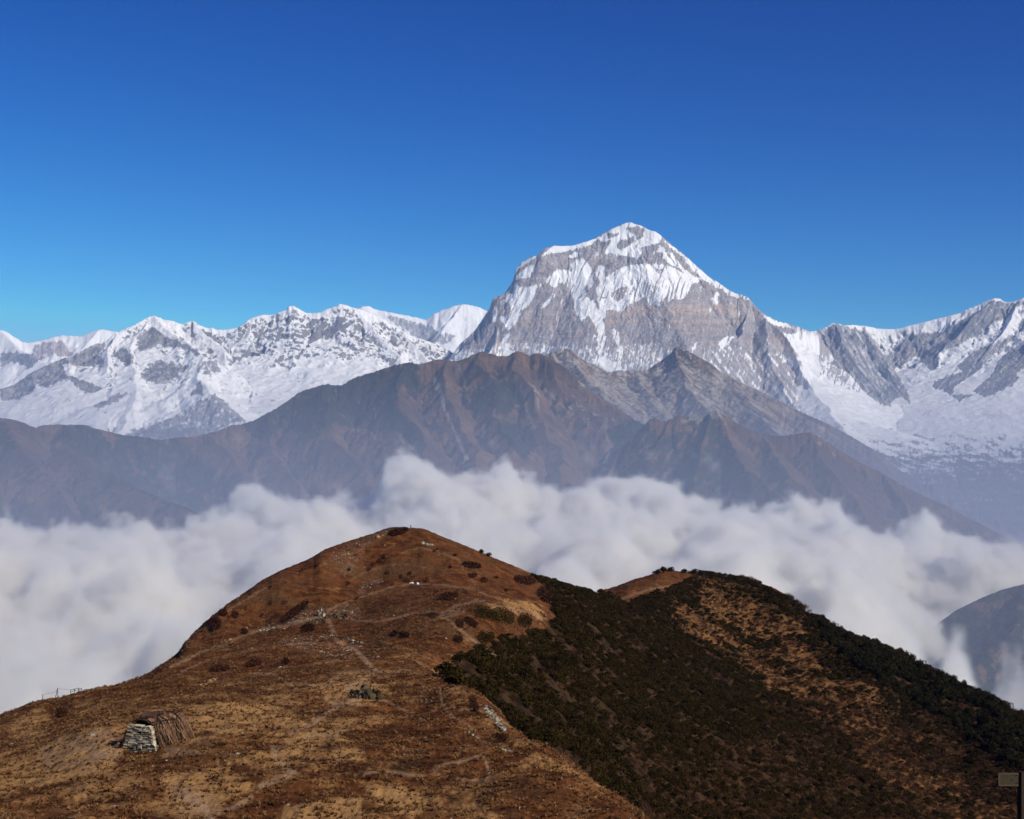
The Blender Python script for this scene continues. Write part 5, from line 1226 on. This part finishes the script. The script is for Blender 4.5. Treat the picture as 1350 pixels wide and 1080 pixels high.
def outcrop(px, py, w, h, n, mat, label, ang=0.0, name='rock_outcrop', cat='rock outcrop', flat=.6, seed=0, peak=0.0, group=None):
    g = np.random.default_rng(seed); base = ground_at(px, py + h * .35)
    if base is None: return
    m = base[1] / F_; geos = []
    for i in range(int(n * 1.8)):
        u = g.random() * 2 - 1; x = px + u * w / 2; y = py + h * .35 + math.tan(math.radians(ang)) * u * w / 2 + (g.random() - .5) * h * .3
        gp_ = ground_at(x, y)
        if gp_ is None or abs(gp_[1] - base[1]) > 30: continue
        s_ = (.07 + .17 * g.random() ** 1.6) * min(w, 2.2 * h) * m * (1 + .6 * peak * (1 - abs(u)))
        v, f = rock_geo(g, s_, s_ * .8, s_ * (flat + .5 * g.random()))
        geos.append((v + gp_ - base + [0, 0, s_ * .25 + peak * h * m * .75 * max(0, 1 - 1.5 * abs(u)) * g.random()], f, g.random()))
    if not geos: return
    o = rock_mesh_obj(name, geos, mat); o.location = base; tag(o, label, cat, group)
outcrop(483, 914, 34, 15, 46, M_slate, 'jagged dark slate outcrop on the plateau right of the stone hut', 4, flat=.9, seed=1, peak=.7)
outcrop(424, 806, 9, 13, 14, M_pale, 'grey rock pinnacle standing up from the stone ledge', 0, flat=1.6, seed=2, peak=.8)
outcrop(443, 811, 26, 9, 20, M_slate, 'grey broken rock bank right of the pinnacle on the ledge', 0, seed=3)
outcrop(417, 816, 18, 12, 16, M_slate, 'dark blocky rock left of the pinnacle on the ledge', -10, seed=4, flat=.8)
outcrop(470, 844, 24, 7, 12, M_pale, 'long pale slab tilted across the slope beside the main trail', 18, seed=5, flat=.35)
outcrop(503, 853, 20, 5, 12, M_slate, 'thin grey rock band running down from the pale slab', 16, seed=6, flat=.4)
outcrop(350, 829, 26, 5, 16, M_pale, 'pale rock ledge on the left flank', -14, seed=7, flat=.4)
outcrop(528, 911, 32, 5, 20, M_slate, 'row of low grey stones right of the slate outcrop', 8, seed=8, flat=.5)
outcrop(563, 921, 14, 5, 9, M_pale, 'short row of pale stones farther right on the plateau', 24, seed=9, flat=.5)
outcrop(652, 942, 26, 22, 40, M_pale, 'pale stony scree on the right edge of the near plateau', 50, seed=10, flat=.45, name='scree', cat='scree')
outcrop(624, 968, 14, 6, 9, M_pale, 'pale stones in a short row at the plateau rim', 30, seed=11, flat=.5)
outcrop(662, 986, 26, 6, 14, M_pale, 'pale stones strung along the rim below the dark low bush', 18, seed=12, flat=.5)
outcrop(372, 879, 9, 4, 5, M_pale, 'pale rock under the small dark bush', 0, seed=13, flat=.5)
outcrop(564, 716, 15, 6, 14, M_pale, 'little group of pale rocks below the summit figure', 12, seed=14, flat=.5)
outcrop(276, 897, 22, 9, 12, M_tanrock, 'tan weathered rock on the lower left shoulder', -25, seed=15, flat=.4)
outcrop(301, 841, 11, 9, 7, M_tanrock, 'bright ochre rock face on the steep left slope', 0, seed=16, flat=.7)
outcrop(330, 822, 10, 10, 7, M_tanrock, 'ochre rock above the left end of the pale ledge', -30, seed=17, flat=.7)
outcrop(505, 703, 15, 8, 12, M_tanrock, 'cream bank of bare rock left of the summit scrub', -28, seed=18, flat=.5)
outcrop(14, 1072, 18, 10, 5, M_pale, 'flat pale slab at the bottom left corner', 20, seed=19, flat=.25)
outcrop(343, 883, 4, 3, 2, M_white, 'small bright white stone below the dark oval bush', 0, seed=20, name='stone', cat='stone')
outcrop(440, 837, 12, 4, 8, M_pale, 'small grey stones where the main trail starts down', 0, seed=21, name='stone_pile', cat='stones')
outcrop(56, 921, 7, 3, 5, M_slate, 'dark rock lump on the skyline at the foot of the left fence post', 0, seed=22, name='rock', cat='rock')
outcrop(45, 926, 12, 3, 6, M_slate, 'dark low rock on the skyline left of the fence', -18, seed=23, name='rock', cat='rock')
# loose stones: the larger ones single, the gravel as one mass
p, r, c = sample(inframe & VISIBLE & ~right_side & (HYY < 640), 120, stony + .02)
stone_protos = []
for s in range(4):
    o = rock_mesh_obj('stone', [(*rock_geo(np.random.default_rng(70 + s), .55, .42, .28), .5 + .12 * s)], M_pale); stone_protos.append(o.data); bpy.data.objects.remove(o)
for q_ in p:
    o = bpy.data.objects.new('stone', random.choice(stone_protos)); C.objects.link(o); o.location = q_; s_ = .5 + .9 * random.random() ** 2; o.scale = (s_, s_, s_); o.rotation_euler = (0, 0, random.random() * 6.28)
    tag(o, 'loose pale stone lying among many on the stony turf of the brown hill', 'stone', 'loose pale stones on the brown hill')
p, r, c = sample(inframe & VISIBLE & ~right_side & (HYY < 660), 5200, stony * 2.2 + .05 + .10 * trail)
scatter_stuff('gravel', 'small stones and gravel strewn over the brown hill', 'gravel', p, .12 + .38 * rng.random(len(p)) ** 2, stone_protos)
for x_, l_, s_ in ((542.5, 'left one of the two white stone blocks in the middle of the hill', 21), (550.0, 'right one of the two white stone blocks in the middle of the hill', 22)):
    g_ = ground_at(x_, 770.5); g = np.random.default_rng(s_)
    v, f = rock_geo(g, .85, .6, .55, 6); o = rock_mesh_obj('white_stone', [(v + [0, 0, .3], f, .7)], M_white); o.location = g_; tag(o, l_, 'stone')

# ------------------------------------------------------------------ stone hut with a pole roof
hut_o = P(186, 991.5, 157); hut_o[2] = ground_z(np.array([hut_o[0]]), np.array([157.0]))[0] - .05
hut = empty('stone_hut', hut_o, math.radians(-25))
tag(hut, 'low stone-fronted shepherd hut with a brown pole and mat roof', 'hut')
M_stone = simple_mat('dry_stone', (0.10, 0.075, 0.040), (0.56, 0.47, 0.32), 5, .9, .03)
M_gap = simple_mat('gap_shade', (0.006, 0.005, 0.004), (0.014, 0.011, 0.009), 3)  # near-black colour for the shade in wall joints and roof gaps
M_mat = simple_mat('brown_matting', (0.085, 0.045, 0.026), (0.30, 0.16, 0.095), 3, .9, .03)
M_pole = simple_mat('dark_pole', (0.010, 0.008, 0.007), (0.035, 0.024, 0.018), 4)
M_stick = simple_mat('grey_brown_sticks', (0.014, 0.009, 0.006), (0.27, 0.15, 0.085), 4)
HB, HT, HH, HL = 2.30, 1.42, 3.0, 5.6
mb = MB(); z = -.3; core = MB()
while z < HH:
    hh = .10 + .10 * rng.random(); zz = min(z + hh, HH + .05)
    wz = HB + (HT - HB) * max(z, 0) / HH; x = -wz + .06 * rng.normal()
    while x < wz:
        w_ = min(.30 + .75 * rng.random() ** 1.5, wz - x + .06); w_ = max(w_, .08)
        if not (2.05 < z < 2.32 and -.35 < x + w_ / 2 < .25):
            dark = .36 if z < 1.0 and rng.random() < .65 else .72
            mb.box((x + .03, -.26 - .16 * rng.random(), z + .02), (w_ - .06, 0, 0), (0, .50, 0), (0, 0, zz - z - .035), np.clip(dark + .33 * rng.normal(), 0, 1), .03)
        x += w_
    z = zz
wall = mb.build('stone_wall', M_stone, hut)
mb = MB(); mb.add([(-HB + .1, -.16, -.3), (HB - .1, -.16, -.3), (HT - .1, -.16, HH - .05), (-HT + .1, -.16, HH - .05), (-HB + .1, .2, -.3), (HB - .1, .2, -.3), (HT - .1, .2, HH - .05), (-HT + .1, .2, HH - .05)],
                  [(0, 1, 2, 3), (4, 7, 6, 5), (0, 4, 5, 1), (1, 5, 6, 2), (2, 6, 7, 3), (3, 7, 4, 0)], .3)
mb.build('joint_shade', M_gap, wall)  # backing block behind the stones; its black paints shade in joints and hole
# roof section: rounded trapezoid; strips of matting laid from ridge to eave on both sides
def section(s_):      # s_ 0 (left foot) .. 1 (right foot)
    k = np.array([(-HB - .25, -.2), (-1.85, 1.75), (-HT - .02, HH - .1), (-.6, HH + .55), (.5, HH + .52), (HT + .02, HH - .05), (1.9, 1.75), (HB + .3, -.2)])
    t_ = np.linspace(0, 1, len(k)); return np.array([np.interp(s_, t_, k[:, 0]), np.interp(s_, t_, k[:, 1])])
mb = MB(); v0 = .30
while v0 < HL:
    w_ = .10 + .30 * rng.random(); droop = .18 * rng.normal()
    for a_, e_ in ((.5, 0.02 + .22 * rng.random()), (.5, .78 - .10 * rng.random())):
        ss_ = np.linspace(a_, e_, 7); tw = .5 * rng.normal() * .25
        for i in range(6):
            p0, p1 = section(ss_[i]), section(ss_[i + 1]); l_ = .03 * rng.random()
            ya, yb = v0 + tw * i / 6, v0 + tw * (i + 1) / 6
            mb.add([(p0[0], ya, p0[1] + l_ - droop), (p0[0], ya + w_, p0[1] + l_), (p1[0], yb + w_, p1[1] + l_), (p1[0], yb, p1[1] + l_ - droop),
                    (p0[0], ya, p0[1] + l_ - .06), (p0[0], ya + w_, p0[1] + l_ - .06), (p1[0], yb + w_, p1[1] + l_ - .06), (p1[0], yb, p1[1] + l_ - .06)],
                   [(0, 1, 2, 3), (4, 7, 6, 5), (0, 3, 7, 4), (1, 5, 6, 2)], np.clip(.5 + .28 * rng.normal(), 0, 1))
    v0 += w_ * .96
roof = mb.build('roof', M_mat, hut)
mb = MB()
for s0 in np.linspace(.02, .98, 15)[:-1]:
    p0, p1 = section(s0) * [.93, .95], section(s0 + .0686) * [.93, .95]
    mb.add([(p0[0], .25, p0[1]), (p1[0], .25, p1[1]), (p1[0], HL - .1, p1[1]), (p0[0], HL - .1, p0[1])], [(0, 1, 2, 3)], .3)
mb.build('roof_gap_shade', M_gap, roof)  # added inner shell; its black paints the shade below mats and sticks
for v_, s0, s1 in ((.32, .28, .74), (1.4, .25, .80), (2.6, .22, .86), (3.7, .25, .92), (4.8, .2, .95)):
    pts = [(*([section(q_)[0] * 1.02]), v_ + .25 * rng.normal() * abs(q_ - .5), section(q_)[1] + .10) for q_ in np.linspace(s0, s1, 9)]
    m2 = MB(); m2.tube(pts, .075, .05, 6, .3); m2.build('roof_pole', M_pole, hut)
for s0, va, vb in ((.50, .1, 5.2), (.66, .2, 4.2), (.78, .6, 5.0), (.36, .1, 3.4)):
    m2 = MB(); m2.tube([(section(s0)[0] * 1.02, va, section(s0)[1] + .12), (section(s0 + .03)[0] * 1.02, (va + vb) / 2, section(s0 + .03)[1] + .18), (section(s0 + .06)[0], vb, section(s0 + .06)[1] + .2)], .06, .045, 6, .4); m2.build('roof_pole', M_pole, hut)
m2 = MB(); m2.tube([(HT + .1, -.05, HH + .1), (HT + .6, 1.0, HH + .4), (HT + 1.0, 3.2, HH + .35)], .05, .03, 5, .3)
m2.tube([(.6, 4.5, HH + .4), (1.2, 5.6, HH + .95)], .05, .03, 5, .3); m2.build('roof_pole', M_pole, hut)
mb = MB()
for i in range(190):
    v_ = .2 + 5.5 * rng.random(); s0 = .64 + .26 * rng.random(); p0 = section(s0) * [1.05, 1]; ex = HB + .15 + .7 * rng.random()
    mb.tube([(p0[0] + .05, v_, p0[1] + .1), ((p0[0] + ex) / 2 + .15 + .12 * rng.normal(), v_ + .3 * rng.normal(), p0[1] * .5), (ex + .2 * rng.normal(), v_ + .6 * rng.normal(), -.25)], .025 + .045 * rng.random() ** 2, .015, 4, rng.random())
mb.build('brushwood', M_stick, hut)
m2 = MB(); m2.tube([(-HT - .15, -.35, HH - .55), (-1.9, -.42, 1.6), (-HB - .25, -.5, -.3)], .09, .10, 6, .3); m2.build('leaning_pole', M_pole, hut)
m2 = MB(); m2.tube([(-HB - .2, -.55, 1.0), (-HB - 1.0, -.7, .25), (-HB - 1.7, -.8, -.35)], .16, .20, 6, .5)
for i in range(24): m2.tube([(-HB - .2 - 1.4 * rng.random(), -.5 - .4 * rng.random(), .9 * rng.random() - .1), (-HB - .9 - rng.random(), -.8 - .3 * rng.random(), -.3)], .03, .015, 4, rng.random())
m2.build('thatch_bundle', M_stick, hut)
m2 = MB(); m2.tube([(-HB + .25, -1.0, -.4), (-HB + .28, -1.02, .42)], .13, .12, 7, .3); m2.build('post', M_pole, hut)
m2 = MB(); m2.tube([(HB - .35, -.95, -.7), (HB - .32, -.95, .25)], .12, .11, 7, .6); m2.build('post', M_pole, hut)
m2 = MB(); m2.tube([(HB - .05, -.45, .85), (HB + .35, -.6, -.3)], .06, .05, 6, 1.0); m2.build('stake', simple_mat('bleached_stake', (.2, .15, .1), (.42, .33, .22), 4), hut)

# ------------------------------------------------------------------ sign on its post at the lower right corner
sg = P(1345.5, 1100, 30.0); sz_ = float(ground_z(np.array([sg[0]]), np.array([30.0]))[0])
sign = empty('signpost', (sg[0], 30.0, sz_ - .1))
tag(sign, 'weathered wooden signpost with a blank grey board at the right edge', 'signpost')
top_z = P(0, 1017, 30)[2] - sz_ + .1
M_board = simple_mat('weathered_board', (0.028, 0.022, 0.014), (0.085, 0.067, 0.043), 14, .85, .01)
M_spost = simple_mat('dark_sign_post', (0.014, 0.009, 0.007), (0.05, 0.032, 0.022), 8, .85, .01)
mb = MB(); a_ = math.radians(34); ux, uy = np.array([math.cos(a_), math.sin(a_), 0]) * .105, np.array([-math.sin(a_), math.cos(a_), 0]) * .105
mb.box(-(ux + uy) / 2 + np.array([.01, 0, -.2]), ux, uy, (0, 0, top_z + .2), .45, .002); mb.build('post', M_spost, sign)
mb = MB(); bl, bh = -.482, .262
mb.box((bl, -.095, top_z - bh - .012), (.405, 0, 0), (0, .03, 0), (0, 0, bh), .5, .003)
board = mb.build('board', M_board, sign)
mb = MB()
mb.box((bl, -.107, top_z - .045), (.405, 0, 0), (0, .012, 0), (0, 0, .028), .9, .001); mb.box((bl, -.107, top_z - bh - .012), (.405, 0, 0), (0, .012, 0), (0, 0, .026), .95, .001)
mb.box((bl, -.1055, top_z - bh + .016), (.028, 0, 0), (0, .011, 0), (0, 0, bh - .062), .9, .001); mb.build('board_edge', M_board, board)
for bx_, bz_ in ((-.11, -.06), (-.11, -.215), (-.21, -.15)):
    m2 = MB(); m2.tube([(bx_, -.112, top_z + bz_), (bx_, -.09, top_z + bz_)], .009, .009, 6, .0); m2.build('bolt', M_spost, board)

# ------------------------------------------------------------------ fence and railing on the left skyline
M_wood = simple_mat('grey_wood', (0.05, 0.04, 0.035), (0.16, 0.12, 0.10), 6)
fa, fb, fc2 = (ground_near(x_, y_) for x_, y_ in ((56.2, 921.5), (74.5, 919), (122, 909.5)))
fence = empty('wire_fence', fb); tag(fence, 'wire strung between thin poles along the lower left skyline', 'fence')
mpp = fb[1] / F_
m2 = MB(); m2.tube([fa - fb + [0, 0, -.3], fa - fb + [0, 0, 7.6 * mpp]], .08, .07, 5, .5); m2.build('post', M_wood, fence)
m2 = MB(); m2.tube([[-1.6 * mpp, 0, -.3], [1.2 * mpp, 0, 12.4 * mpp]], .08, .07, 5, .5); m2.build('post', M_wood, fence)
m2 = MB(); m2.tube([[1.7 * mpp, 0, -.3], [1.4 * mpp, 0, 12.4 * mpp]], .08, .07, 5, .5); m2.build('post', M_wood, fence)
m2 = MB()
def wire(a, e, sag): return [np.asarray(a) * (1 - t_) + np.asarray(e) * t_ + np.array([0, 0, -sag * 4 * t_ * (1 - t_)]) for t_ in np.linspace(0, 1, 9)]
m2.tube(wire(fa - fb + [0, 0, 7.4 * mpp], [-.6 * mpp, 0, 8.2 * mpp], .08), .022, None, 4, .5); m2.tube(wire([1.3 * mpp, 0, 12.2 * mpp], fc2 - fb + [0, 0, 1.5 * mpp], .3), .022, None, 4, .5); m2.build('wire', M_wood, fence)
ra = ground_near(93.5, 913.5); rail = empty('wooden_railing', ra); tag(rail, 'short broken wooden railing on the left skyline right of the wire poles', 'railing')
tops = []
for k_, x_ in enumerate((93.5, 98.0, 103.0, 106.5)):
    g_ = ground_near(x_, 913.5 - (x_ - 93.5) * .28); hgt_ = (5.6, 6.2, 6.0, 4.8)[k_] * mpp; m2 = MB(); m2.tube([g_ - ra + [0, 0, -.3], g_ - ra + [.1 * (k_ - 1), 0, hgt_]], .085, .07, 5, .4); m2.build('post', M_wood, rail); tops.append((g_ - ra, hgt_))
for q_ in (.55, .92):
    m2 = MB(); m2.tube([t_[0] + [0, -.06, t_[1] * q_ + .06 * rng.normal()] for t_ in tops], .06, .06, 5, .6); m2.build('rail', M_wood, rail)

# ------------------------------------------------------------------ person standing on the summit
pg = ground_near(541.5, 697.6); pz = float(ground_z(np.array([pg[0]]), np.array([pg[1]]))[0])
import bmesh
def person_at(loc):
    bm = bmesh.new(); lay = bm.verts.layers.skin.verify()
    J = {'pelvis': (0, 0, .95, .14), 'spine': (0, .01, 1.15, .135), 'chest': (0, .0, 1.35, .16), 'neck': (0, 0, 1.50, .06), 'head0': (0, -.01, 1.58, .085), 'head1': (0, -.015, 1.68, .095), 'head2': (0, -.01, 1.76, .06)}
    for sd, s_ in (('l', -1), ('r', 1)):
        J.update({'hip' + sd: (.10 * s_, 0, .88, .10), 'knee' + sd: (.12 * s_, -.03, .48, .065), 'ankle' + sd: (.13 * s_, .01, .09, .05), 'toe' + sd: (.14 * s_, -.14, .04, .04),
                  'sh' + sd: (.19 * s_, 0, 1.43, .07), 'elb' + sd: (.27 * s_, .02, 1.16, .05), 'wri' + sd: (.27 * s_, -.10, .93, .035), 'hand' + sd: (.27 * s_, -.13, .85, .04)})
    V = {}
    for k_, (x, y, z_, r_) in J.items():
        v = bm.verts.new((x, y, z_)); v[lay].radius = (r_, r_); V[k_] = v
    V['pelvis'][lay].use_root = True
    for a_, e_ in [('pelvis', 'spine'), ('spine', 'chest'), ('chest', 'neck'), ('neck', 'head0'), ('head0', 'head1'), ('head1', 'head2')] + [(x + s_, y + s_) for s_ in 'lr' for x, y in (('hip', 'knee'), ('knee', 'ankle'), ('ankle', 'toe'), ('sh', 'elb'), ('elb', 'wri'), ('wri', 'hand'))]:
        bm.edges.new((V[a_], V[e_]))
    for s_ in 'lr': bm.edges.new((V['pelvis'], V['hip' + s_])); bm.edges.new((V['chest'], V['sh' + s_]))
    me = bpy.data.meshes.new('person'); bm.to_mesh(me); bm.free()
    o = bpy.data.objects.new('person', me); C.objects.link(o); o.location = loc; o.rotation_euler = (0, 0, 2.6)
    o.modifiers.new('skin', 'SKIN'); s2 = o.modifiers.new('smooth', 'SUBSURF'); s2.levels = s2.render_levels = 1
    b = NB('dark_clothing'); zc = b.n('ShaderNodeSeparateXYZ'); b.set(zc.inputs[0], b.n('ShaderNodeTexCoord').outputs['Object'])
    col = b.mix(b.math('GREATER_THAN', zc.outputs[2], .98), (0.018, 0.02, 0.03), (0.03, 0.035, 0.045)); col = b.mix(b.math('GREATER_THAN', zc.outputs[2], 1.52), col, (0.35, 0.2, 0.13)); col = b.mix(b.math('GREATER_THAN', zc.outputs[2], 1.70), col, (0.01, 0.008, 0.007))
    me.materials.append(b.bsdf(col, .8)); return tag(o, 'person in dark clothing standing on the hilltop against the cloud', 'person')
person_at((pg[0], pg[1], pz))
